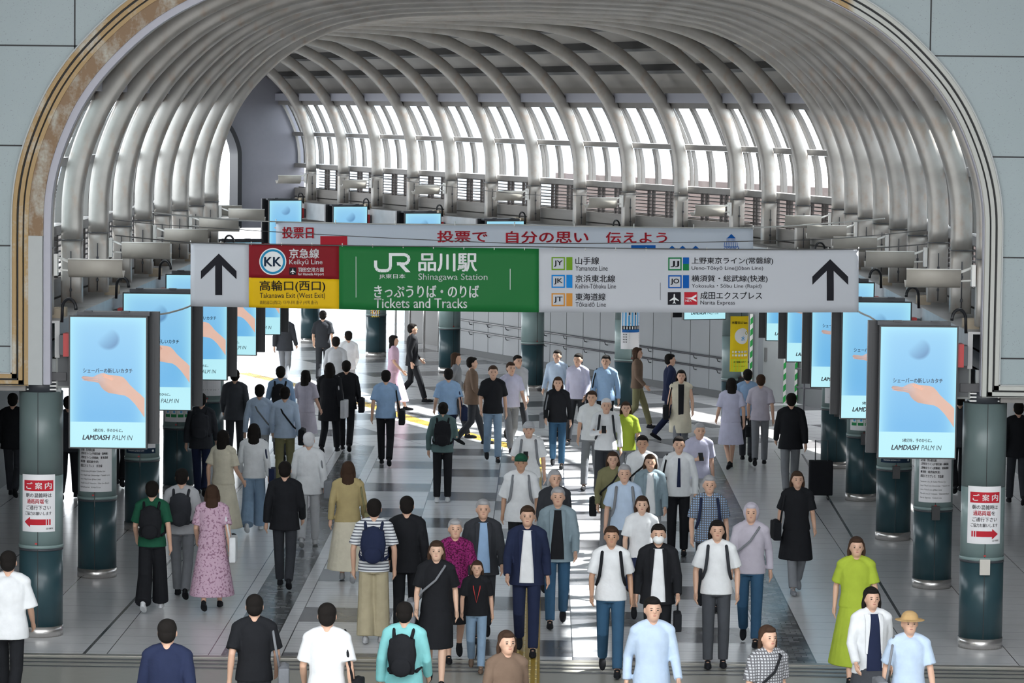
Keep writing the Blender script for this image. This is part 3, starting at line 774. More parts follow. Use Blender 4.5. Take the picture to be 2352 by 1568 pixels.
def display(fr, sd, ci):
    c = fr(sd*4.89, -.30, 2.345)
    root = empty('digital_display', c, fr.h)
    tag(root, 'lit advert screen with an open hand, %s from the front on the %s' % (ORD[ci], SIDE[sd]), 'digital display', 'hanging advert screens')
    inst('front_frame', FRM, root); s = inst('screen', SCM, root); inst('picture_print', AD, s)
    q = -sd
    m = MB(); m.box((-.475+q*.11, .22, .03), (.475+q*.11, .32, 1.64)); m.box((-.42+q*.11, .215, .10), (.42+q*.11, .22, 1.5)); m.build('rear_housing', BLACK, root)
    m = MB(); m.box((-.44+q*.05, .035, 1.60), (.44+q*.05, .22, 1.645)); 
    for k in (-.25, .2): m.box((k-.05, -.02, 1.645), (k+.05, .05, 1.66))
    m.build('top_casing', GUN, root)
    m = MB(); m.box((-.4, .035, .7), (-.36, .22, .76)); m.build('spacer_bar', GUN, root); m = MB(); m.box((.36, .035, .7), (.40, .22, .76)); m.build('spacer_bar', GUN, root)
    x0, x1 = sorted((sd*.50, sd*.60)); m = MB(); m.box((x0, .0, 1.12), (x1, .22, 1.36)); m.build('mounting_box', GUN, root)
    x0, x1 = sorted((sd*.476, sd*.55)); m = MB(); m.box((x0, -.01, 1.10), (x1, .23, 1.38)); m.build('red_end_plate', RED, root)
    hz_ = [(sd*(.50-.09*math.cos(PI*k/10)), .1+.01*k, 1.66+.13*math.sin(PI*k/10)) for k in range(11)]+[(sd*.595, .2, 1.5)]; m = MB(); m.tube(hz_, .02, 8); m.build('cable_hose', BLACK, root)
for ci, si in enumerate(CS):
    for sd in (-1, 1):
        if sd < 0 and ci > 5: continue
        display(ST[si], sd, ci)
        if ci < 3:
            c = ST[si](sd*5.42, -.12, 2.86); m = MB(); m.box((-.13, -.03, 0), (.13, .03, .45)); sp_ = m.build('speaker_panel', mat('speaker_grey', (.22, .23, .22), .6), origin=(0, 0, 0)); sp_.location = (c[0], c[1], 3.05)
            tag(sp_, 'grey perforated speaker panel behind the %s %s screen' % (ORD[ci], SIDE[sd]), 'speaker panel', 'speaker panels')
            m = MB(); m.box((-.105, -.034, .025), (.105, -.03, .425)); m.build('perforated_face', mat('speaker_face', (.10, .105, .11), .7), sp_)

# ------------------------------------------------------------------ uplight troughs on the ribs
TR = mat('lamp_trough_enamel', (.62, .60, .56), .4, noise=.15, nscale=5)
def trough(tl):
    m = MB(); m.sm = True; n = 14; rings = []
    for x in (-.80, -.14):
        ring = []
        for r in (.12, .112):
            rr = range(n+1) if r > .115 else range(n, -1, -1)
            for k in rr: a = PI+PI*k/n+tl; ring.append((x, r*math.cos(a)*1.15, r*math.sin(a)*1.25))
        rings.append(ring)
    m.loft(rings); m.sm = False
    m.mi = [1 if k < n or k >= 2*n+2 else 0 for k in range(len(m.mi))]
    return m.mesh('trough', [TR, mat('trough_outside', (.36, .34, .30), .5, noise=.2, nscale=4)])
TRM = {1: trough(-.55), -1: trough(.55)}
tb = MB(); tb.tube([(-.76, 0, -.05), (-.18, 0, -.05)], .018, 8); TBM = tb.mesh('tube', [PWHITE])
li = MB(); 

def lips_me(tl):
    m = MB()
    for a in (PI+tl, 2*PI+tl):
        y, z = .116*1.15*math.cos(a), .116*1.25*math.sin(a); m.tube([(-.802, y, z), (-.138, y, z)], .009, 6)
    return m.mesh('lip', [WHITE])
LIM = {1: lips_me(-.55), -1: lips_me(.55)}
am = MB(); am.tube([(0, -.03, .09), (-.2, -.10, .015)], .012, 6); am.tube([(0, .03, .09), (-.2, .10, .015)], .012, 6); am.tube([(0, 0, -.06), (-.16, 0, -.07)], .012, 6); AMM = am.mesh('arm', [WHITE])
pm = MB(); pm.box((0, -.06, -.13), (.045, .06, .13)); PMM = pm.mesh('plate', [WHITE])
for ci, si in enumerate(CS):
    for sd in (-1, 1):
        if sd < 0 and ci > 5: continue
        fr = ST[si]; c = fr(sd*5.55, 0, 4.54)
        root = empty('uplight_lamp', c, fr.h+(0 if sd > 0 else PI))
        tag(root, 'white half-pipe uplight on the %s side, %s from the front' % (SIDE[sd], ORD[ci]), 'lamp', 'half-pipe uplights')
        inst('reflector_trough', TRM[sd], root); inst('lamp_tube', TBM, root); inst('rolled_lip', LIM[sd], root); inst('support_arms', AMM, root); inst('wall_plate', PMM, root)
# ------------------------------------------------------------------ banners
def banner_fn(Yb, amp, x0, x1, ph=0):
    def f(px, lay, py):
        w = amp*(math.sin(px*.021+ph)*.5+math.sin(px*.0085+py*.02+ph)*.9+math.sin((px+py*2.2)*.033)*.25)*min(1, max(0, (py-500)/120))
        p = at_y(px, py, Yb); return (p.x, Yb-(.006 if lay else 0)-lay*.0022+w, p.z)
    return f
BG = [mat('banner_white', (.54, .56, .60), .6, spec=.2), mat('banner_maroon', (.22, .012, .018), .6, spec=.12), mat('banner_yellow', (.75, .47, .008), .6, spec=.15), mat('banner_green', (.015, .16, .04), .55, spec=.15)]
def pw(x, P):
    for a, b in zip(P[:-1], P[1:]):
        if x <= b[0]: break
    return a[1]+(b[1]-a[1])*(x-a[0])/(b[0]-a[0])
yt = lambda x: pw(x, [(438, 557), (779, 563), (1000, 568.5), (1239, 572), (1600, 573), (1972, 572)]); yb = lambda x: pw(x, [(438, 704), (779, 711), (1000, 715.5), (1239, 718), (1600, 719), (1972, 718)])
f1 = banner_fn(43.4, .018, 438, 1972)
bn = MB(); bn.sm = True
def sheet(xa, xb, va, vb, mi, f, yt=yt, yb=yb):
    bn.cur = mi; nx = max(2, int((xb-xa)/12)); ny = 8; o = len(bn.v)
    for i in range(nx+1):
        x = xa+(xb-xa)*i/nx
        for j in range(ny+1): v = va+(vb-va)*j/ny; bn.v.append(f(x, 0, yt(x)+(yb(x)-yt(x))*v))
    for i in range(nx):
        for j in range(ny): q = o+i*(ny+1)+j; bn.face((q, q+1, q+ny+2, q+ny+1))
sheet(438, 572, 0, 1, 0, f1); sheet(572, 779, 0, .535, 1, f1); sheet(572, 779, .535, 1, 2, f1); sheet(779, 1238, 0, 1, 3, f1); sheet(1238, 1972, 0, 1, 0, f1)
org = Vector(f1(1205, 0, 640))
bo = bn.build('direction_banner', BG, origin=org); sol = bo.modifiers.new('thickness', 'SOLIDIFY'); sol.thickness = .003; sol.offset = 1
tag(bo, 'wide white, red, yellow and green direction banner reading Shinagawa Station Tickets and Tracks', 'banner')
PM = [INK, PWHITE, mat('print_kk_blue', (.02, .25, .45), .7, spec=.15), NAVY, mat('print_jy', (.16, .32, .02), .7, spec=.15), mat('print_jk', (.01, .22, .60), .7, spec=.15), mat('print_jt', (.62, .27, .05), .7, spec=.15), mat('print_jj', (.01, .19, .06), .7, spec=.15), mat('print_jo', (.005, .10, .40), .7, spec=.15), REDP, BG[0]]
def mkprint(name, fn, org, parent, body):
    p = Print(); body(p); used = PM
    bm = bmesh.new(); vs = [bm.verts.new(v) for v in p.v]
    for f, mi in zip(p.f, p.mi):
        try: q = bm.faces.new([vs[i] for i in f]); q.material_index = mi
        except ValueError: pass
    for _ in range(4):
        es = [e for e in bm.edges if (e.verts[0].co-e.verts[1].co).length > 12]
        if not es: break
        bmesh.ops.triangulate(bm, faces=bm.faces[:]); es = [e for e in bm.edges if (e.verts[0].co-e.verts[1].co).length > 12]; bmesh.ops.subdivide_edges(bm, edges=es, cuts=1)
    bm.verts.index_update(); p.v = [tuple(v.co) for v in bm.verts]; p.f = [tuple(v.index for v in f.verts) for f in bm.faces]; p.mi = [f.material_index for f in bm.faces]; p.smooth = [False]*len(p.f); bm.free()
    o = p.build(name, used, parent, fn=lambda u, l, v: tuple(Vector(fn(u, l, v))-org)); return o
def arrow(cx, ty):
    def b(p): p.poly([(cx, ty), (cx+41, ty+40), (cx+41, ty+59), (cx+8, ty+27), (cx+8, ty+95), (cx-8, ty+95), (cx-8, ty+27), (cx-41, ty+59), (cx-41, ty+40)], 0)
    return b
mkprint('arrow_symbol', f1, org, bo, arrow(503, 583)); mkprint('arrow_symbol', f1, org, bo, arrow(1907, 596))
def T(p, st, x0, x1, ya, yb_, mi=0, bold=0, **k): p.text(st, x0, x1, yb_, ya, mi, bold, **k)
def plane(p, cx, cy, s, mi=1, lay=3):
    p.poly([(cx+a*s, cy+b*s) for a, b in [(0, -.42), (.055, -.36), (.06, -.12), (.40, .14), (.40, .20), (.06, .08), (.045, .28), (.14, .38), (.14, .42), (0, .38), (-.14, .42), (-.14, .38), (-.045, .28), (-.06, .08), (-.40, .20), (-.40, .14), (-.06, -.12), (-.055, -.36)]], mi, lay)
def kk(p): p.disc(627, 601.5, 31, 1, 1); p.disc(627, 601.5, 28.5, 2, 2, 23.5); T(p, 'KK', 608, 646, 591, 612, 3, .04, lay=3)
mkprint('railway_emblem', f1, org, bo, kk)
def red(p):
    T(p, '京急線', 665, 733, 572, 594, 1, .02); T(p, 'Keikyū Line', 665, 741, 596, 611, 1, .008); p.rect(665, 681, 615, 632, 0, 1); plane(p, 673, 623.5, 15)
    T(p, '羽田空港方面', 685, 744, 615, 625, 1, .02); T(p, 'for Haneda Airport', 685, 744, 627, 635, 1)
mkprint('red_panel_lettering', f1, org, bo, red)
def yel(p): T(p, '高輪口(西口)', 597, 747, 645, 672, 0, .014); T(p, 'Takanawa Exit (West Exit)', 597, 747, 673, 689, 0); T(p, '高轮出口(西口)  다카나와 출구 (서쪽 출구)', 597, 730, 691, 701, 0)
mkprint('yellow_panel_lettering', f1, org, bo, yel)
def jr(p):
    # JR letters as one joined shape
    p.stroke([(863, 599), (863, 612)], 7, 1); 
    pts = [(863, 611), (864, 616), (868, 621), (874, 622.5), (888, 622.5), (894, 620), (897, 614), (897, 585)]
    p.stroke(pts, 7, 1); p.stroke([(893.5, 585.5), (930, 585.5)], 7, 1); p.stroke([(929, 585.5), (936, 588), (939.5, 594), (938, 602), (931, 607), (912, 607)], 7, 1)
    p.poly([(911, 603), (921, 603), (943, 626), (932, 626)], 1)
mkprint('railway_emblem', f1, org, bo, jr)
for q in (lambda p: T(p, 'JR東日本', 871, 931, 630, 642, 1, .02), lambda p: T(p, '品川駅', 962, 1095, 583, 624, 1, .025), lambda p: T(p, 'Shinagawa Station', 961, 1120, 629, 648, 1, .006),
          lambda p: T(p, 'きっぷうりば・のりば', 860, 1100, 656, 684, 1, .02), lambda p: T(p, 'Tickets and Tracks', 860, 1073, 686, 708, 1, .012)): mkprint('green_panel_lettering', f1, org, bo, q)
for q in (lambda p: p.stroke([(818, 590), (818, 684)], 1, 1), lambda p: p.stroke([(1172, 618), (1172, 666)], 1.2, 1)): mkprint('slit', f1, org, bo, q)
def badge(x, y, st, mi, mi2=None):
    def b(p):
        p.frame(x, x+31, y, y+30, 3, mi); T(p, st, x+6, x+25, y+8, y+22, 0, .03)
        if mi2 is None: p.rect(x+34, x+48, y, y+30, mi)
        else: p.rect(x+34, x+48, y, y+15, mi2); p.rect(x+34, x+48, y+15, y+30, mi)
    return b
for y, st, mi, a, b_, xa, xb in ((591, 'JY', 4, '山手線', 'Yamanote Line', 1376, 1396), (632, 'JK', 5, '京浜東北線', 'Keihin-Tōhoku Line', 1413, 1415), (674, 'JT', 6, '東海道線', 'Tōkaidō Line', 1391, 1392)):
    mkprint('line_badge', f1, org, bo, badge(1267, y, st, mi))
    mkprint('line_lettering', f1, org, bo, lambda p: (T(p, a, 1322, xa, y, y+17, 0, .012), T(p, b_, 1322, xb, y+20, y+31.5, 0)))
for y, st, mi, mi2, a, b_, xa, xb in ((592, 'JJ', 7, 8, '上野東京ライン(常磐線)', 'Ueno-Tōkyō Line(Jōban Line)', 1776, 1753), (633, 'JO', 8, None, '横須賀・総武線(快速)', 'Yokosuka・Sōbu Line (Rapid)', 1763, 1749)):
    mkprint('line_badge', f1, org, bo, badge(1535, y, st, mi, mi2))
    mkprint('line_lettering', f1, org, bo, lambda p: (T(p, a, 1589, xa, y, y+17, 0, .012), T(p, b_, 1589, xb, y+20, y+31, 0)))
mkprint('airport_badge', f1, org, bo, lambda p: (p.rect(1534, 1564, 672, 701, 0), plane(p, 1549, 687, 27)))
def nex(p):
    p.rect(1572, 1602, 672, 701, 9); T(p, 'NEX', 1575, 1589, 689, 694, 1, .03, lay=3); p.poly([(1573, 685), (1588, 684), (1600, 677), (1600, 682), (1593, 686), (1600, 690), (1600, 694), (1588, 688)], 1, 2)
mkprint('express_badge', f1, org, bo, nex)
mkprint('line_lettering', f1, org, bo, lambda p: (T(p, '成田エクスプレス', 1609, 1750, 671, 688, 0, .012), T(p, 'Narita Express', 1609, 1688, 691, 703, 0), p.stroke([(1517, 650), (1517, 690)], .8, 0)))
ROPE = mat('pale_rope', (.5, .5, .48), .7); WIRE = mat('dark_wire', (.08, .08, .08), .5)
for k in range(23):
    x = 438+k*1534/22; m = MB(); a = Vector(f1(x, 1, yt(x)+4)); m.tube([a-org, a-org+Vector((0, 0, .045))], .006, 6); m.build('hook', WHITE, bo)
def cable(pts, r, m, label, name='cable', n=8):
    P = []
    for a, b in zip(pts[:-1], pts[1:]):
        for k in range(n): t = k/n; P.append(a+(b-a)*t-Vector((0, 0, .25*t*(1-t)*(b-a).length*.06)))
    P.append(pts[-1]); mb = MB(); mb.tube(P, r, 6); return tag(mb.build(name, m), label, 'cable')
YB = 43.38
def rp(px, py, Y): return at_y(px, py, Y)
cable([rp(265, 541, 42.3), rp(438, 558, YB), rp(1205, 567, YB), rp(1972, 573, YB), rp(2130, 561, 42.3)], .008, WIRE, 'thin wire that carries the direction banner between the ribs')
cable([rp(438, 703, YB), rp(400, 716, YB-1.5), rp(362, 723, YB-3.2)], .012, ROPE, 'pale rope from the lower left corner of the direction banner', 'rope')
cable([rp(1972, 716, YB), rp(1998, 728, YB-1.5), rp(2022, 742, YB-3.2)], .012, ROPE, 'pale rope from the lower right corner of the direction banner', 'rope')
# second banner
YC = 52.2
f2_ = banner_fn(YC, .02, 632, 1730, 2.)
yt2 = lambda x: 511+(x-634)/1096*14; yb2 = lambda x: 640+(x-634)/1096*12
bn = MB(); bn.sm = True; sheet(634, 1730, 0, 1, 0, f2_, yt2, yb2)
org2 = Vector(f2_(1180, 0, 580)); b2 = bn.build('election_banner', [mat('banner_pale_blue', (.56, .62, .70), .45)], origin=org2); sol = b2.modifiers.new('thickness', 'SOLIDIFY'); sol.thickness = .003; sol.offset = 1
tag(b2, 'pale banner with red Japanese election slogan, hung behind the direction banner', 'banner')
for q in (('投票日', 649, 720, 522, 548), ('投票で', 1005, 1119, 531, 557), ('自分の思い', 1163, 1351, 532, 559), ('伝えよう', 1392, 1532, 534, 559)): mkprint('red_lettering', f2_, org2, b2, lambda p: T(p, *q, 9, .035))
mkprint('red_block', f2_, org2, b2, lambda p: p.rect(736, 798, 543, 600, 9))
def castle(p):
    p.poly([(1680, 538), (1690, 548), (1670, 548)], 8)
    for x in range(1670, 1691, 3): p.stroke([(x, 547), (x, 556)], 1, 8)
    p.stroke([(1668, 556), (1692, 556)], 1.4, 8)
    for x in range(1665, 1697, 4): p.stroke([(x, 557), (x-(1680-x)*.1, 568)], 1.2, 8)
    p.stroke([(1664, 568), (1697, 568)], 1.6, 8); p.stroke([(1664, 570), (1661, 580)], 1.4, 8); p.stroke([(1697, 570), (1700, 580)], 1.4, 8)
    for x in range(1668, 1696, 6): p.stroke([(x, 569), (x+5, 579)], 1, 8); p.stroke([(x+5, 569), (x, 579)], 1, 8)
mkprint('tower_emblem', f2_, org2, b2, castle)
def blu(p):
    p.rect(1450, 1506, 564, 610, 8)
    for a in (1536, 1560, 1590): p.poly([(a, 572), (a+8, 565), (a+16, 572), (a+12, 590), (a+4, 590)], 8)
mkprint('blue_figures', f2_, org2, b2, blu)
for k in range(9):
    x = 634+k*137; m = MB(); a = Vector(f2_(x, 1, yt2(x)+3)); m.tube([a-org2, a-org2+Vector((0, 0, .07))], .008, 6); m.build('hook', WHITE, b2)
cable([rp(352, 489, 46.9), rp(634, 510, YC), rp(1180, 517, YC), rp(1730, 524, YC), rp(2032, 503, 49.5)], .012, ROPE, 'pale rope that carries the election banner between the ribs', 'rope')
cable([rp(260, 505, 44.4), rp(438, 521, 47.5), rp(1180, 560, 47.5), rp(1880, 551, 47.5), rp(2128, 529, 44.4)], .006, WIRE, 'thin wire crossing the vault between the two banners')
cable([rp(690, 398, 85), rp(860, 406, 80), rp(1210, 448, 74), rp(1560, 444, 66)], .008, WIRE, 'thin wire crossing the far vault above the far uplights')

# ------------------------------------------------------------------ partition with striped posts, outside
pa, pb = at_z(1724, 927, 0), at_z(1826, 927, 0); dd = (pb-pa); pl = dd.length; dd.normalize(); pn = Vector((-dd.y, dd.x, 0))
def pf(t, w, z): v = pa+dd*t+pn*w; return (v.x-pa.x, v.y-pa.y, z)
pt = empty('safety_partition', pa); tag(pt, 'tall pale grey temporary partition with green and white striped edges beside the far right wall', 'partition')
m = MB(); m.box((0, 0, .02), (pl, .05, 1.92), pf); m.build('panel', mat('partition_grey', (.34, .36, .36), .5, noise=.05), pt)
GRN = mat('safety_green', (.01, .30, .05), .5)
for t in (-.04, pl-.02, pl-.28):
    m = MB(); m.box((t, -.03, 0), (t+.06, .02, 2.0), pf); po = m.build('striped_post', WHITE, pt); m = MB()
    for k in range(8): m.add([pf(t, -.034, k*.25), pf(t+.06, -.034, k*.25+.06), pf(t+.06, -.034, k*.25+.20), pf(t, -.034, k*.25+.14)], [(0, 1, 2, 3)])
    m.build('green_stripes', GRN, po)
m = MB(); m.box((.30, -.02, .95), (.36, 0, 1.25), pf); m.build('lock_plate', mat('steel_plate2', (.25, .25, .25), .3, metal=.6), pt)
# handrail posts at right of partition
rl = empty('metal_railing', pf(0, 0, 0)); rl.location = at_z(1846, 950, 0); tag(rl, 'short metal railing right of the striped partition', 'railing')
for z in (.55, .95): m = MB(); m.tube([(-.15, .2, z), (0, 0, z), (.5, -.2, z)], .02, 8); m.build('rail', RAILD, rl)
for x, y in ((0, 0), (.5, -.2)): m = MB(); m.tube([(x, y, 0), (x, y, .97)], .022, 8); m.build('post', RAILD, rl)
# outside: pale buildings beyond the windows and the end opening, plus an added sun blocker
PINK = mat('pinkish_building', (.13, .098, .092), .8, noise=.2, nscale=1.)
def building(name, c, d, h, rz, m, label, zb=-8):
    b = MB(); b.cbox((0, 0, (h+zb)/2), (d[0], d[1], h-zb)); o = empty(name, c, rz); tag(o, label, 'building'); b.build('wall', m, o)
    for s in (-1,):
        n = int(d[0]/2.5)
        for k in range(n):
            w_ = MB(); x = -d[0]/2+1.25+k*2.5; w_.box((x-.7, s*(d[1]/2+.02), h-2.6), (x+.7, s*(d[1]/2), h-1.1)); w_.build('window', mat('outside_glass', (.08, .1, .12), .1), o)
    return o
e = ST[14](13.2, 0, 0); building('outside_block', (e[0], e[1], 0), (28, 4), 4.80, H2+PI/2, PINK, 'pinkish low building seen through the slatted louvres on the far right')
building('outside_block', (12.6, 43.5, 0), (20, 4.5), 12., PI/2, mat('sun_blocker_grey', (.5, .5, .52), .7), 'tall grey sun blocker added outside the right windows of the straight vault')  # added block that keeps the sun out of the straight vault
e = ST[21](13.5, 9, 0); building('outside_block', (e[0], e[1], 0), (24, 4), 20., H2+PI/2, mat('pale_blue_building', (.50, .57, .62), .6), 'tall pale blue building seen through the leftmost far windows')  # building behind the windows, its height raised to shade the far floor
m = MB(); m.box((-14, .3, 3.55), (5.9, 9, 3.7), ST[22]); struct(m.build('ceiling_shade_slab', PURL))  # slab added past the end wall to shade the floor there
e = ST[22](-4, 14, 0); building('outside_block', (e[0], e[1], 0), (16, 5), 5.0, H2, mat('lilac_building', (.40, .41, .50), .7), 'pale lilac building outside the end arch', zb=3.4)
for k, (z, c, lab) in enumerate(((4.55, (.012, .014, .02), 'upper'), (4.2, (.02, .025, .05), 'lower'))):
    e = ST[22](-4.2, 3.+k*.5, z); m = MB(); m.box((-3.5, -.3, 0), (3.5, .3, .16)); o = m.build('canopy_beam', BLACK); o.location = e; o.rotation_euler = (0, 0, H2); tag(o, '%s dark canopy beam outside the end arch' % lab, 'beam')
# ------------------------------------------------------------------ floor
def floor_mat():
    w = NT('polished_floor_tiles'); x, y, z = w.coords()
    M_ = w.math
    def band(v, a, b): return M_('MULTIPLY', M_('GREATER_THAN', v, a), M_('LESS_THAN', v, b))
    def lines(v, per, off, wd):   # 1 on joint lines
        q = M_('FRACT', M_('DIVIDE', M_('ADD', v, 100*per-off), per)); return M_('LESS_THAN', M_('ABSOLUTE', M_('SUBTRACT', q, .5)), 2) if wd <= 0 else M_('LESS_THAN', M_('MINIMUM', q, M_('SUBTRACT', 1, q)), wd/per/2)
    fine = w.noise(9, 3); big = w.noise(.35, 3)
    white = w.mix(fine, (.66, .665, .68), (.74, .745, .76)); 
    grey = w.mix(fine, (.12, .12, .13), (.17, .17, .18))
    near = M_('LESS_THAN', y, 62.6)
    # central lanes with dark bars
    lane = M_('FLOOR', M_('DIVIDE', M_('ADD', x, 100*1.15+2.69), 1.15))
    ph = M_('FRACT', M_('DIVIDE', M_('ADD', M_('SUBTRACT', y, 40.2), M_('MULTIPLY', lane, 1.2)), 3.55))
    bars = M_('MULTIPLY', M_('LESS_THAN', ph, .34), band(x, -2.69, 3.0))
    hx = M_('ABSOLUTE', M_('ADD', x, -.12))
    col = w.mix(bars, white, grey)
    # mosaic strips
    mos = band(hx, 2.98, 3.52)
    br = w.n('TexBrick'); br.inputs['Scale'].default_value = 1; br.inputs['Brick Width'].default_value = .14; br.inputs['Row Height'].default_value = .1; br.inputs['Mortar Size'].default_value = .006
    br.inputs['Color1'].default_value = (.05, .06, .065, 1); br.inputs['Color2'].default_value = (.25, .26, .27, 1); br.inputs['Mortar'].default_value = (.03, .03, .03, 1); w.l(w.tc, br.inputs['Vector'])
    col = w.mix(mos, col, br.outputs['Color'])
    col = w.mix(M_('MAXIMUM', M_('MULTIPLY', lines(x, 1.15, -2.69, .014), band(hx, 0, 2.98)), M_('MULTIPLY', M_('MULTIPLY', lines(x, 1.2, .12+3.52, .012), M_('GREATER_THAN', hx, 3.5)), 1)), col, (.03, .03, .035))
    col = w.mix(M_('MULTIPLY', lines(y, .592, 40.2, .012), .6), col, (.08, .08, .09))
    col = w.mix(M_('MULTIPLY', lines(y, .2, 40.2, .010), M_('MULTIPLY', band(hx, 0, 2.98), .35)), col, (.12, .12, .13))
    col = w.mix(M_('MULTIPLY', M_('ADD', band(hx, 2.97, 2.99), band(hx, 3.51, 3.53)), .9), col, (.02, .02, .02))
    # far rotated pattern
    mp = w.n('Mapping'); mp.inputs['Rotation'].default_value = (0, 0, -H2); w.l(w.tc, mp.inputs[0]); sp = w.n('SeparateXYZ'); w.l(mp.outputs[0], sp.inputs[0]); u, v = sp.outputs[0], sp.outputs[1]
    fl = M_('MULTIPLY', M_('LESS_THAN', M_('FRACT', M_('DIVIDE', M_('ADD', v, M_('MULTIPLY', M_('FLOOR', M_('DIVIDE', u, 2.3)), 1.2)), 4.2)), .3), 1)
    fc = w.mix(fl, white, grey)
    fc = w.mix(M_('MULTIPLY', M_('MAXIMUM', lines(u, 1.15, 0, .016), lines(v, .6, 0, .02)), .6), fc, (.07, .07, .08))
    col = w.mix(near, fc, col)
    # expansion joints
    for a, b in (((190, 1505), (430, 1247)), ((2160, 1568), (1830, 1023))):
        p, q = at_z(*a, 0), at_z(*b, 0); d = (q-p).normalized()
        dist = M_('ABSOLUTE', M_('ADD', M_('MULTIPLY', M_('SUBTRACT', x, p.x), d.y), M_('MULTIPLY', M_('SUBTRACT', y, p.y), -d.x)))
        col = w.mix(M_('MULTIPLY', M_('LESS_THAN', dist, .02), band(y, 38.2, 62)), col, (.015, .015, .018))
    wear = w.noise(1.3, 5); col = w.mix(M_('MULTIPLY', w.ramp(wear, .45, .75), .25), col, (.42, .41, .40))
    w.l(col, w.b.inputs['Base Color'])
    rr = w.n('MapRange'); rr.inputs[3].default_value = .16; rr.inputs[4].default_value = .30; w.l(wear, rr.inputs[0]); w.l(rr.outputs[0], w.b.inputs['Roughness'])
    w.b.inputs['Specular IOR Level'].default_value = .5
    return w.m
FM = floor_mat()
mb = MB(); mb.box((-16, 38.25, -.2), (16, 120, 0)); 
struct(mb.build('floor', FM))
# near concourse floor and threshold rails
mb = MB(); mb.box((-16, 20, -.2), (16, 38.25, -.004)); struct(mb.build('floor_near', mat('beige_floor', (.36, .35, .31), .3, noise=.1)))
mb = MB()
for y in (37.35, 37.62, 37.86): mb.box((-9, y, -.002), (9, y+.07, .004))
n_tr += 1; struct(mb.build('trim_%d' % n_tr, mat('threshold_rail', (.12, .12, .12), .35, metal=.5)))
mb = MB(); mb.box((-9, 38.12, -.002), (9, 38.25, .005)); n_tr += 1; struct(mb.build('trim_%d' % n_tr, mat('threshold_plate', (.42, .40, .36), .3, metal=.6)))
# tactile paving
YEL = mat('tactile_yellow', (.42, .28, .04), .35, noise=.2)
YEL2 = mat('tactile_yellow_studs', (.62, .50, .22), .3)
tp = MB(); tp.box((.07, 30, 0), (.37, 62.0, .006)); to = tag(tp.build('tactile_strip', YEL), 'straight yellow tactile strip down the middle of the walkway', 'tactile paving')
b = MB()
for k in range(4):
    for j in range(108): b.box((.10+k*.072, 30+j*.30+.03, .006), (.12+k*.072, 30+j*.30+.27, .012))
bo = b.build('guide_bars', YEL2, to); bo['kind'] = 'stuff'
pts_px = [(560, 858), (700, 890), (860, 935), (960, 968), (1080, 1000), (1178, 1028)]
P3 = [at_z(*p, 0) for p in pts_px]
m2 = MB(); m3 = MB()
for a, c in zip(P3[:-1], P3[1:]):
    d = (c-a); L = d.length; d.normalize(); n = Vector((-d.y, d.x, 0))
    f = lambda t, s, z: tuple(a+d*t+n*s+Vector((0, 0, z)))
    m2.box((-.02, -.17, .0), (L+.02, .17, .006), f)
    for i in range(int(L/.09)):
        for j in range(5): m3.cbox((i*.09+.04, -.12+j*.06, .009), (.022, .022, .008), f)
to = tag(m2.build('tactile_strip', YEL), 'yellow studded tactile strip curving across the far crossing', 'tactile paving')
so = m3.build('studs', YEL2, to); so['kind'] = 'stuff'
# ------------------------------------------------------------------ people
def fuse(mb, vox, smooth=2, name='m'):
    me = mb.mesh('tmp'); o = bpy.data.objects.new('tmp', me); COL.objects.link(o)
    r = o.modifiers.new('r', 'REMESH'); r.mode = 'VOXEL'; r.voxel_size = vox; r.use_smooth_shade = True
    if smooth: s = o.modifiers.new('s', 'SMOOTH'); s.iterations = smooth; s.factor = .5
    dg = bpy.context.evaluated_depsgraph_get(); dg.update()
    out = bpy.data.meshes.new_from_object(o.evaluated_get(dg)); out.name = name
    bpy.data.objects.remove(o); bpy.data.meshes.remove(me)
    out.polygons.foreach_set('use_smooth', [True]*len(out.polygons)); return out
V = Vector
def mirror(P): return {k: V((-v.x, v.y, v.z)) for k, v in P.items()}
def make_pose(n):
    walk = dict(hl=V((.085, 0, .90)), kl=V((.085, -.15, .50)), al=V((.08, -.27, .09)), hr=V((-.085, 0, .90)), kr=V((-.085, .02, .47)), ar=V((-.08, .30, .15)),
                sl=V((.162, .0, 1.39)), el=V((.220, .09, 1.13)), wl=V((.240, .05, .89)), sr_=V((-.162, 0, 1.39)), er=V((-.222, -.02, 1.12)), wr=V((-.222, -.20, .93)))
    P = dict(walk)
    if n == 'walkB':
        m = mirror(walk); P = dict(hl=m['hr'], kl=m['kr'], al=m['ar'], hr=m['hl'], kr=m['kl'], ar=m['al'], sl=m['sr_'], el=m['er'], wl=m['wr'], sr_=m['sl'], er=m['el'], wr=m['wl'])
    if n in ('stand', 'standphone'):
        P.update(kl=V((.09, -.03, .48)), al=V((.09, .02, .085)), kr=V((-.09, -.04, .48)), ar=V((-.09, -.06, .085)), el=V((.24, .03, 1.12)), wl=V((.24, -.06, .88)), er=V((-.24, .02, 1.12)), wr=V((-.24, -.06, .88)))
    if n in ('phone', 'standphone'): P.update(er=V((-.225, -.03, 1.12)), wr=V((-.09, -.25, 1.17)))
    if n == 'strap': P.update(el=V((.26, -.02, 1.16)), wl=V((.13, -.17, 1.29)))
    return P
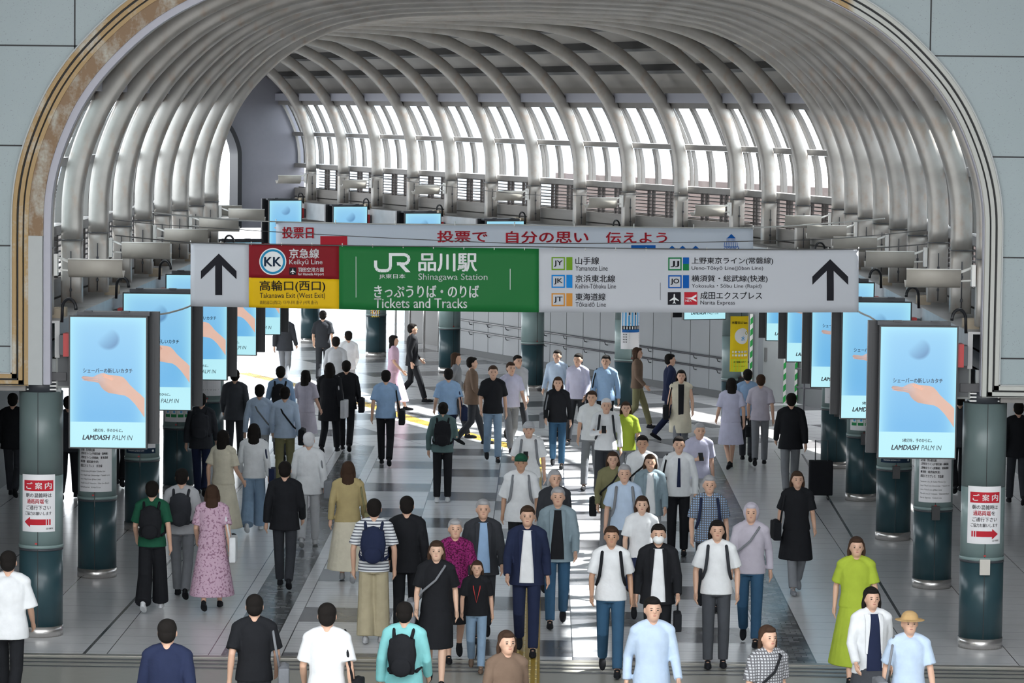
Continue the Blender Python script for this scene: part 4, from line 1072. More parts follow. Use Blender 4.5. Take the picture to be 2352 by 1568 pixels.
def hand(m, w, d, side, fwd):
    d = d.normalized(); t = V((0, -1, 0)) if abs(d.y) < .8 else V((0, 0, 1)); b = (t-d*t.dot(d)).normalized(); s = d.cross(b)
    m.tube([w-d*.01, w+d*.035, w+d*.075], [.021, .027, .026], 8, 'round')
    for k, L in enumerate((.060, .074, .070, .055)):
        o = w+d*.075+b*(.024-.016*k)
        q = o+d*(L*.5)+s*(.006*side); q2 = o+d*(L*.95)+s*(.024*side); m.tube([o-d*.012, q, q2], [.0095, .009, .0075], 6, 'round')
    o = w+d*.02+b*.022; m.tube([o, o+d*.032+b*.026, o+d*.062+b*.030+s*.008*side], [.011, .0105, .009], 6, 'round')
def limbs(P, s): 
    return (P['h'+s], P['k'+s], P['a'+s])
def footdir(P, s):
    back = P['a'+s].z > .12
    return V((0, -1, -.55 if back else 0)).normalized()
BODY = {}
def body(pose):
    if pose in BODY: return BODY[pose]
    P = make_pose(pose); m = MB()
    for s in 'lr':
        h, k, a = limbs(P, s); mid = k.lerp(a, .3)+V((0, .005, 0))
        m.tube([h, h.lerp(k, .5), k, mid, a], [.080, .066, .050, .048, .032], 12, 'round')
        fd = footdir(P, s); m.tube([a+V((0, .01, -.02)), a+fd*.06+V((0, 0, -.028)), a+fd*.12+V((0, 0, -.034))], [.028, .026, .018], 8, 'round')
    for sh, e, w, sd in ((P['sl'], P['el'], P['wl'], 1), (P['sr_'], P['er'], P['wr'], -1)):
        m.tube([sh, sh.lerp(e, .5), e, e.lerp(w, .35), w], [.046, .042, .034, .035, .024], 10, 'round'); hand(m, w, w-e, sd, 0)
    m.ell((0, 0, .94), (.15, .10, .12)); m.ell((0, 0, 1.10), (.13, .092, .17)); m.ell((0, 0, 1.27), (.155, .10, .18)); m.tube([P['sl'], V((0, .01, 1.41)), P['sr_']], [.05, .06, .05], 10, 'round')
    hp = -.05 if 'phone' in pose else 0; dz = -.012 if hp else 0
    m.tube([V((0, .015, 1.38)), V((0, .005+hp*.3, 1.46)), V((0, 0+hp, 1.54))], [.06, .056, .056], 12, 'round')
    m.ell((0, hp, 1.598+dz), (.080, .096, .104), 16, 12); m.ell((0, -.028+hp, 1.540+dz), (.060, .068, .070), 14, 10)
    m.ell((0, -.096+hp*1.1, 1.582+dz), (.012, .018, .018), 8, 6); m.tube([V((0, -.088+hp, 1.612+dz)), V((0, -.098+hp, 1.582+dz))], .009, 6, 'round')
    for s in (-1, 1): m.ell((s*.081, .004+hp, 1.582+dz), (.010, .020, .030), 8, 6)
    me = fuse(m, .0085, 1, 'body'); me.materials.append(None); BODY[pose] = me; return me
RINGS = [(.86, .190, .135), (.95, .182, .130), (1.06, .162, .116), (1.18, .168, .118), (1.30, .178, .120), (1.37, .172, .112), (1.415, .132, .096), (1.448, .078, .075)]
def torso(m, hem, f=1., rings=RINGS, flare=0):
    for sx in (-1, 1): m.tube([V((sx*.168, 0, 1.385)), V((sx*.11, .004, 1.425)), V((sx*.045, .008, 1.45))], [.061*f, .057*f, .054], 12, 'round')
    R_ = [(hem, rings[0][1]*(1+flare), rings[0][2]*(1+flare))]+[r for r in rings if r[0] > hem+.02]
    n = 20; m.loft([[(a*f*math.cos(2*PI*k/n), b*f*math.sin(2*PI*k/n)+.004, z) for k in range(n)] for z, a, b in R_])
CL = {}
def cloth(kind, pose):
    k = (kind, pose)
    if k in CL: return CL[k]
    P = make_pose(pose); m = MB(); vox = .012
    A = ((P['sl'], P['el'], P['wl']), (P['sr_'], P['er'], P['wr']))
    if kind in ('tee', 'loose_tee', 'dress', 'long_dress', 'vest'):
        f = {'tee': 1., 'loose_tee': 1.12, 'dress': 1.05, 'long_dress': 1.06, 'vest': 1.03}[kind]
        hem = {'tee': .86, 'loose_tee': .80, 'dress': .9, 'long_dress': .9, 'vest': .9}[kind]; torso(m, hem, f)
        if kind != 'vest':
            for s, e, w in A: m.tube([s+V((0, 0, .0)), s.lerp(e, .35), s.lerp(e, .82 if kind != 'loose_tee' else 1.0)], [.058, .066, .074 if kind != 'loose_tee' else .088], 12, 'flat')
        if kind in ('dress', 'long_dress', 'vest'):
            zb = {'dress': .48, 'long_dress': .22, 'vest': .50}[kind]; wd = {'dress': .24, 'long_dress': .30, 'vest': .22}[kind]; n = 24
            fold = lambda q: 1+.05*math.sin(q*7)
            m.loft([[(a*math.cos(2*PI*q/n)*(fold(q) if z < .8 else 1), b*math.sin(2*PI*q/n)*(fold(q) if z < .8 else 1), z) for q in range(n)] for z, a, b in ((zb, wd, wd*1.16), (.75, .21, .19), (.92, .178, .126), (1.0, .165, .118))])
    elif kind in ('shirt', 'jacket', 'coat'):
        f = {'shirt': 1.0, 'jacket': 1.05, 'coat': 1.10}[kind]; torso(m, {'shirt': .86, 'jacket': .80, 'coat': .62}[kind], f, flare=0 if kind == 'shirt' else .06)
        r = {'shirt': .0, 'jacket': .006, 'coat': .012}[kind]
        for s, e, w in A: m.tube([s, s.lerp(e, .5), e, e.lerp(w, .96)], [.058+r, .058+r, .050+r, .043+r], 12, 'flat')
    elif kind in ('trousers', 'wide_trousers', 'shorts'):
        w_ = {'trousers': (.086, .070, .060), 'wide_trousers': (.088, .096, .108), 'shorts': (.088, .095, .10)}[kind]
        for s in 'lr':
            h, kn, a = limbs(P, s)
            if kind == 'shorts': m.tube([h, h.lerp(kn, .5), h.lerp(kn, .92)], w_, 12, 'flat')
            else: m.tube([h, h.lerp(kn, .5), kn, kn.lerp(a, .5), kn.lerp(a, .97)], [w_[0], (w_[0]+w_[1])/2, w_[1], (w_[1]+w_[2])/2, w_[2]], 12, 'flat')
        n = 16; m.loft([[(a*math.cos(2*PI*q/n), b*math.sin(2*PI*q/n), z) for q in range(n)] for z, a, b in ((.84, .158, .112), (.92, .160, .112), (1.02, .148, .104))])
    elif kind in ('skirt', 'long_skirt'):
        zb = .46 if kind == 'skirt' else .20; n = 24; wd = .21 if kind == 'skirt' else .29; fold = lambda q: 1+.06*math.sin(q*6.3)
        m.loft([[(a*math.cos(2*PI*q/n)*(fold(q) if z < .8 else 1), b*math.sin(2*PI*q/n)*(fold(q) if z < .8 else 1), z) for q in range(n)] for z, a, b in ((zb, wd, wd*1.15), (.75, .205, .18), (.9, .178, .126), (1.03, .150, .106))])
    me = fuse(m, vox, 2, kind); me.materials.append(None); CL[k] = me; return me
def shoe_me(pose, s):
    k = ('shoe', pose, s)
    if k in CL: return CL[k]
    P = make_pose(pose); a = P['a'+s]; fd = footdir(P, s); m = MB(); rot = V((0, -1, 0)).rotation_difference(fd).to_matrix()
    c = a+fd*.055+V((0, 0, -.045)) if a.z < .12 else a+fd*.06+V((0, 0, -.03))
    m.ell(c, (.043, .135, .038), 12, 8, rot); m.ell(c+rot@V((0, .06, .03)), (.036, .06, .04), 10, 8, rot); m.ell(c+rot@V((0, 0, -.02)), (.046, .138, .016), 12, 6, rot)
    me = fuse(m, .008, 1, 'shoe'); me.materials.append(None); CL[k] = me; return me
def hair_me(kind, phone):
    k = ('hair', kind, phone)
    if k in CL: return CL[k]
    m = MB(); hp = -.05 if phone else 0; dz = -.012 if phone else 0
    c = V((0, hp, dz))
    m.ell(V((0, .024, 1.630))+c, (.089, .094, .090), 16, 12); m.ell(V((0, .042, 1.585))+c, (.084, .074, .088), 14, 10); m.ell(V((0, -.03, 1.672))+c, (.066, .062, .036), 12, 8)
    if kind in ('long', 'bob'):
        L = .17 if kind == 'long' else .09
        m.ell(V((0, .055, 1.56-L*.8))+c, (.088, .055, L+.06), 14, 10)
        for s in (-1, 1): m.tube([V((s*.078, .0, 1.63))+c, V((s*.090, .012, 1.54))+c, V((s*.086, .012, 1.47-L*.5))+c], [.018, .022, .016], 8, 'round')
    if kind == 'pony': m.tube([V((0, .10, 1.63))+c, V((0, .15, 1.58))+c, V((0, .13, 1.42))+c], [.03, .034, .015], 10, 'round')
    if kind == 'bun': m.ell(V((0, .10, 1.66))+c, (.045, .045, .045))
    if kind == 'cap': m.ell(V((0, .0, 1.642))+c, (.090, .100, .070), 16, 10); m.ell(V((0, -.10, 1.640))+c, (.065, .07, .012), 14, 6)
    if kind == 'hat': m.ell(V((0, .0, 1.65))+c, (.090, .095, .075), 16, 10); m.ell(V((0, 0, 1.63))+c, (.16, .16, .012), 20, 6)
    if kind == 'hood': m.ell(V((0, .02, 1.60))+c, (.10, .095, .125), 16, 10); m.ell(V((0, .04, 1.45))+c, (.12, .085, .07))
    me = fuse(m, .009, 1, kind+'_hair'); me.materials.append(None); CL[k] = me; return me
def patch(z0, z1, w0, w1, f, name, off=.010, rings=RINGS, cx=0, cx1=None):
    """curved panel lying on the torso front (shirt front, tie)"""
    k = ('patch', z0, z1, w0, w1, f, off, cx, cx1); cx1 = cx if cx1 is None else cx1
    if k in CL: return CL[k]
    def ab(z):
        for p, q in zip(rings[:-1], rings[1:]):
            if p[0] <= z <= q[0]: t = (z-p[0])/(q[0]-p[0]); return p[1]+(q[1]-p[1])*t, p[2]+(q[2]-p[2])*t
        return (rings[0][1:] if z < rings[0][0] else rings[-1][1:])
    m = MB(); m.sm = True; nz, nx = 14, 6
    for lay in (off, off-.012):
        for j in range(nz+1):
            z = z0+(z1-z0)*j/nz; w = w0+(w1-w0)*j/nz; a, b = ab(z)
            for i in range(nx+1):
                x = -w+2*w*i/nx+cx+(cx1-cx)*j/nz; m.v.append((x, -(b*f*math.sqrt(max(.1, 1-(x/(a*f))**2)))-lay, z))
    N = (nz+1)*(nx+1)
    for j in range(nz):
        for i in range(nx): q = j*(nx+1)+i; m.face((q, q+1, q+nx+2, q+nx+1)); m.face((N+q, N+q+nx+1, N+q+nx+2, N+q+1))
    for j in range(nz):
        q = j*(nx+1); m.face((q, q+nx+1, N+q+nx+1, N+q)); q += nx; m.face((q, N+q, N+q+nx+1, q+nx+1))
    me = m.mesh(name); me.materials.append(None); CL[k] = me; return me
def collar_me():
    if 'collar' in CL: return CL['collar']
    m = MB(); P = [V((.068*math.sin(2*PI*k/20), .01-.070*math.cos(2*PI*k/20), 1.452+.012*(1-math.cos(2*PI*k/20))-.004)) for k in range(1, 20)]
    m.tube(P, [.006]+[.013]*17+[.006], 8, 'flat'); me = m.mesh('collar'); me.materials.append(None); CL['collar'] = me; return me
E_ = MB(); E_.ell((0, 0, 0), (.0115, .006, .0062), 8, 6); EYE = E_.mesh('eye', [mat('eye_dark', (.02, .015, .012), .2)])
E_ = MB(); E_.ell((0, 0, 0), (.018, .006, .005), 8, 6); LIP = E_.mesh('lips', [mat('lips', (.38, .13, .11), .4)])
E_ = MB(); E_.ell((0, 0, 0), (.016, .005, .0032), 8, 6); BROW = E_.mesh('eyebrow', [mat('brow', (.03, .02, .015), .6)])
def fabric(c, kind=None):
    n = 'fabric_%02x%02x%02x%s' % (*[int(v*255) for v in c], kind or '')
    if n in MATS: return MATS[n]
    if not kind: return mat(n, c, .85, noise=.15, nscale=9, bump=.6, spec=.15)
    w = NT(n); x, y, z = w.coords()
    if kind == 'stripe': f = w.math('GREATER_THAN', w.math('FRACT', w.math('MULTIPLY', z, 28)), .62); c2 = (.10, .11, .14)
    elif kind == 'floral': f = w.ramp(w.noise(34., 2), .55, .60); c2 = (.30, .17, .24)
    elif kind == 'check': f = w.math('MAXIMUM', w.math('GREATER_THAN', w.math('FRACT', w.math('MULTIPLY', z, 34)), .6), w.math('GREATER_THAN', w.math('FRACT', w.math('MULTIPLY', x, 34)), .6)); c2 = (.12, .12, .13)
    else: f = w.ramp(w.noise(60., 2), .5, .56); c2 = (.06, .005, .03)
    w.l(w.mix(f, c, c2), w.b.inputs['Base Color']); w.b.inputs['Roughness'].default_value = .85; w.b.inputs['Specular IOR Level'].default_value = .15; return w.m
SKIN = [mat('skin_a', (.62, .38, .27), .5, noise=.06), mat('skin_b', (.50, .29, .19), .5, noise=.06), mat('skin_c', (.68, .44, .32), .5, noise=.06)]
K = dict(white=(.72, .74, .76), cream=(.62, .58, .46), ltblue=(.28, .42, .62), paleblue=(.46, .57, .72), lilac=(.50, .50, .64), black=(.014, .015, .018), dark=(.035, .038, .045), navy=(.018, .025, .06), grey=(.20, .21, .23), ltgrey=(.45, .46, .48), jeans=(.035, .09, .16), ltjeans=(.22, .32, .44), khaki=(.42, .37, .25), beige=(.42, .34, .17), lime=(.36, .46, .05), green=(.015, .09, .05), sage=(.10, .16, .16), turq=(.22, .55, .56), pink=(.55, .38, .48), magenta=(.22, .02, .12), brown=(.16, .11, .08), mauve=(.48, .45, .52), char=(.06, .065, .075), bluegrey=(.22, .29, .33), hairb=(.012, .010, .009), hairbr=(.05, .028, .018), hairg=(.35, .35, .36), hairw=(.66, .66, .68), tan=(.45, .30, .14), yellow=(.6, .5, .1), red=(.4, .03, .03), olive=(.20, .19, .10))
def col(s):
    if ':' in s: a, b = s.split(':'); return fabric(K[a], b)
    return fabric(K[s])
NP = 0
PACK = {}
def pack_me(kind):
    if kind in PACK: return PACK[kind]
    m = MB()
    if kind == 'backpack': m.ell((0, .20, 1.20), (.155, .075, .22)); m.cbox((0, .185, 1.18), (.26, .10, .36)); m.ell((0, .24, 1.10), (.12, .06, .12)); me = fuse(m, .012, 4, 'pack')
    elif kind == 'pocket': m.ell((0, .275, 1.08), (.11, .035, .10)); me = m.mesh('pocket')
    elif kind == 'strap_l' or kind == 'strap_r':
        s = 1 if kind == 'strap_l' else -1; m.tube([V((s*.09, .13, 1.36)), V((s*.10, .05, 1.435)), V((s*.105, -.06, 1.42)), V((s*.118, -.135, 1.30)), V((s*.135, -.135, 1.16)), V((s*.165, -.02, 1.04)), V((s*.14, .12, 1.02))], .019, 8, 'flat'); me = m.mesh('strap')
    elif kind == 'bag': m.cbox((0, 0, 0), (.11, .36, .26)); m.ell((0, 0, .10), (.055, .17, .06)); me = fuse(m, .012, 4, 'bag')
    elif kind == 'tote': m.cbox((0, 0, 0), (.09, .32, .34)); me = fuse(m, .012, 4, 'tote')
    elif kind == 'cross': m.tube([V((-.235, .0, .98)), V((-.17, -.13, 1.12)), V((0, -.150, 1.27)), V((.10, -.09, 1.42)), V((.11, .03, 1.44)), V((.02, .15, 1.28)), V((-.16, .13, 1.05)), V((-.235, .02, .98))], .014, 8, 'flat'); me = m.mesh('strap')
    elif kind == 'shoulder': m.tube([V((-.25, -.08, .98)), V((-.21, -.10, 1.25)), V((-.165, -.02, 1.455)), V((-.20, .12, 1.25)), V((-.25, .10, .98))], .013, 8, 'flat'); me = m.mesh('strap')
    elif kind == 'case': m.cbox((0, 0, .36), (.38, .24, .56)); me = fuse(m, .014, 4, 'case')
    elif kind == 'phone': m.cbox((0, 0, 0), (.07, .012, .14)); me = m.mesh('phone')
    elif kind == 'handles': m.tube([V((0, -.07, .12)), V((0, -.05, .25)), V((0, .05, .25)), V((0, .07, .12))], .008, 6, 'flat'); me = m.mesh('handles')
    me.materials.append(None); PACK[kind] = me; return me
def person(px, py, h, face, pose, top, bottom, hair, label, acc='', shoes='black', skin=0, wide=1., lean=0):
    """px, py: pixel of the top of the head; h: height in metres; face: degrees turned (0 towards the camera)"""
    global NP
    p = at_z(px, py, h); s = h/1.70; NP += 1
    root = empty('person', (p.x, p.y, 0), R(face)); root.scale = (s*wide, s*wide, s)
    root.empty_display_size = .2
    tag(root, label, 'person', None)
    inst('body', body(pose), root, [SKIN[skin]])
    tk, tc_ = top.split('/')[:2]
    me = cloth(tk, pose); o = inst({'tee': 'tee_shirt', 'loose_tee': 'tee_shirt', 'long_dress': 'dress', 'vest': 'sleeveless_dress'}.get(tk, tk), me, root, [col(tc_)])
    extra = top.split('/')[2:]
    ph = 'phone' in pose
    if extra:
        f = {'jacket': 1.05, 'coat': 1.10, 'shirt': 1.0, 'tee': 1.0, 'loose_tee': 1.12, 'vest': 1.03}.get(tk, 1.05)
        if extra[0] != '-': inst('shirt_front', patch(.84, 1.44, .085 if tk != 'vest' else .05, .058, f, 'shirt_front'), root, [col(extra[0])])
        if tk in ('jacket', 'coat'):
            for q in (-1, 1): inst('lapel', patch(1.02, 1.44, .008, .030, f, 'lapel', .020, cx=q*.085, cx1=q*.072), root, [col(tc_)])
        if len(extra) > 1: inst('tie', patch(1.0, 1.41, .028, .016, f, 'tie', .016), root, [col(extra[1])])
    bk, bc = bottom.split('/')
    if bk != 'none': inst({'wide_trousers': 'trousers', 'long_skirt': 'skirt'}.get(bk, bk), cloth(bk, pose), root, [col(bc)])
    hk, hc = hair.split('/')
    inst({'cap': 'cap', 'hat': 'hat', 'hood': 'hood'}.get(hk, 'hair'), hair_me(hk, ph), root, [col(hc)])
    for q in 'lr': inst('shoe', shoe_me(pose, q), root, [col(shoes)])
    hp = -.05 if ph else 0; dz = -.012 if ph else 0
    if abs(((face+180) % 360)-180) < 110:
        for q in (-1, 1):
            e = inst('eye', EYE, root); e.location = (q*.031, -.088+hp, 1.597+dz); e = inst('eyebrow', BROW, root); e.location = (q*.032, -.090+hp, 1.617+dz)
        if 'mask' in acc:
            m = MB(); m.ell((0, -.060+hp, 1.545+dz), (.064, .066, .054), 14, 10); m.build('face_mask', PWHITE, root)
        else: e = inst('lips', LIP, root); e.location = (0, -.097+hp, 1.545+dz)
    # carried things are things of their own
    def thing(nm, lab, cat):
        t = empty(nm, (p.x, p.y, 0), R(face)); t.scale = root.scale; tag(t, lab, cat); return t
    who = label.split(',')[0]
    short = who.replace('person in ', '').replace('child in ', '').split()[:7]
    while short[-1] in ('a', 'the', 'and', 'of', 'in', 'at', 'over', 'by', 'with', 'under', 'before', 'behind', 'beside', 'to', 'looking', 'left', 'right', 'light', 'dark', 'seen', 'black', 'grey', 'far'): short.pop()
    short = ' '.join(short)
    for a in acc.split():
        k, _, c = a.partition('/')
        if k == 'backpack':
            t = thing('backpack', '%s backpack worn by the %s' % ({'black': 'black', 'navy': 'navy', 'grey': 'grey', 'dark': 'dark', 'char': 'charcoal'}[c], 'person in '+short), 'backpack')
            inst('pack_body', pack_me('backpack'), t, [col(c)]); inst('front_pocket', pack_me('pocket'), t, [col(c)]); inst('shoulder_strap', pack_me('strap_l'), t, [col(c)]); inst('shoulder_strap', pack_me('strap_r'), t, [col(c)])
        if k in ('bag', 'tote', 'xbag'):
            t = thing('shoulder_bag' if k != 'tote' else 'tote_bag', '%s %s carried by the person in %s' % ({'black': 'black', 'navy': 'navy', 'grey': 'grey', 'white': 'pale', 'brown': 'brown', 'olive': 'olive', 'ltgrey': 'light grey', 'mauve': 'pale mauve'}[c], 'shoulder bag' if k != 'tote' else 'tote bag', short), 'bag')
            b = inst('bag_body', pack_me('tote' if k == 'tote' else 'bag'), t, [col(c)]); b.location = (-.29, .02, .88 if k != 'tote' else .85)
            inst('strap', pack_me('cross' if k == 'xbag' else 'shoulder'), t, [col(c)])
        if k == 'handbag':
            t = thing('handbag', '%s handbag held by the person in %s' % (c, short), 'bag'); P = make_pose(pose)
            b = inst('bag_body', pack_me('bag'), t, [col(c)]); b.location = P['wl']+V((0, -.0, -.30)); b.scale = (.8, .8, .8); g = inst('handles', pack_me('handles'), t, [col(c)]); g.location = P['wl']+V((0, 0, -.31))
        if k == 'phone':
            t = thing('phone', 'dark phone held up by the person in %s' % short, 'phone'); P = make_pose(pose); b = inst('phone_body', pack_me('phone'), t, [BLACK]); b.location = P['wr']+V((.05, -.09, .05)); b.rotation_euler = (-.7, 0, 0)
        if k == 'case':
            t = thing('suitcase', '%s upright suitcase pulled along beside the person in %s' % (c, short), 'suitcase'); b = inst('case_body', pack_me('case'), t, [col(c)]); b.location = (-.48, .25, 0)
            m = MB(); m.tube([V((-.58, .33, .6)), V((-.58, .33, .98)), V((-.38, .33, .98)), V((-.38, .33, .6))], .01, 6); m.build('pull_handle', GUN, t)
            for q in (-.6, -.36):
                for r_ in (.17, .33): m = MB(); m.ell((q, r_, .04), (.02, .04, .04), 8, 6); m.build('wheel', BLACK, t)
        if k == 'lanyard':
            m = MB(); m.tube([V((.06, -.0, 1.44)), V((.05, -.13, 1.30)), V((.0, -.15, 1.08)), V((-.05, -.13, 1.30)), V((-.06, 0, 1.44))], .01, 6); m.build('lanyard', RED, root)
    return root
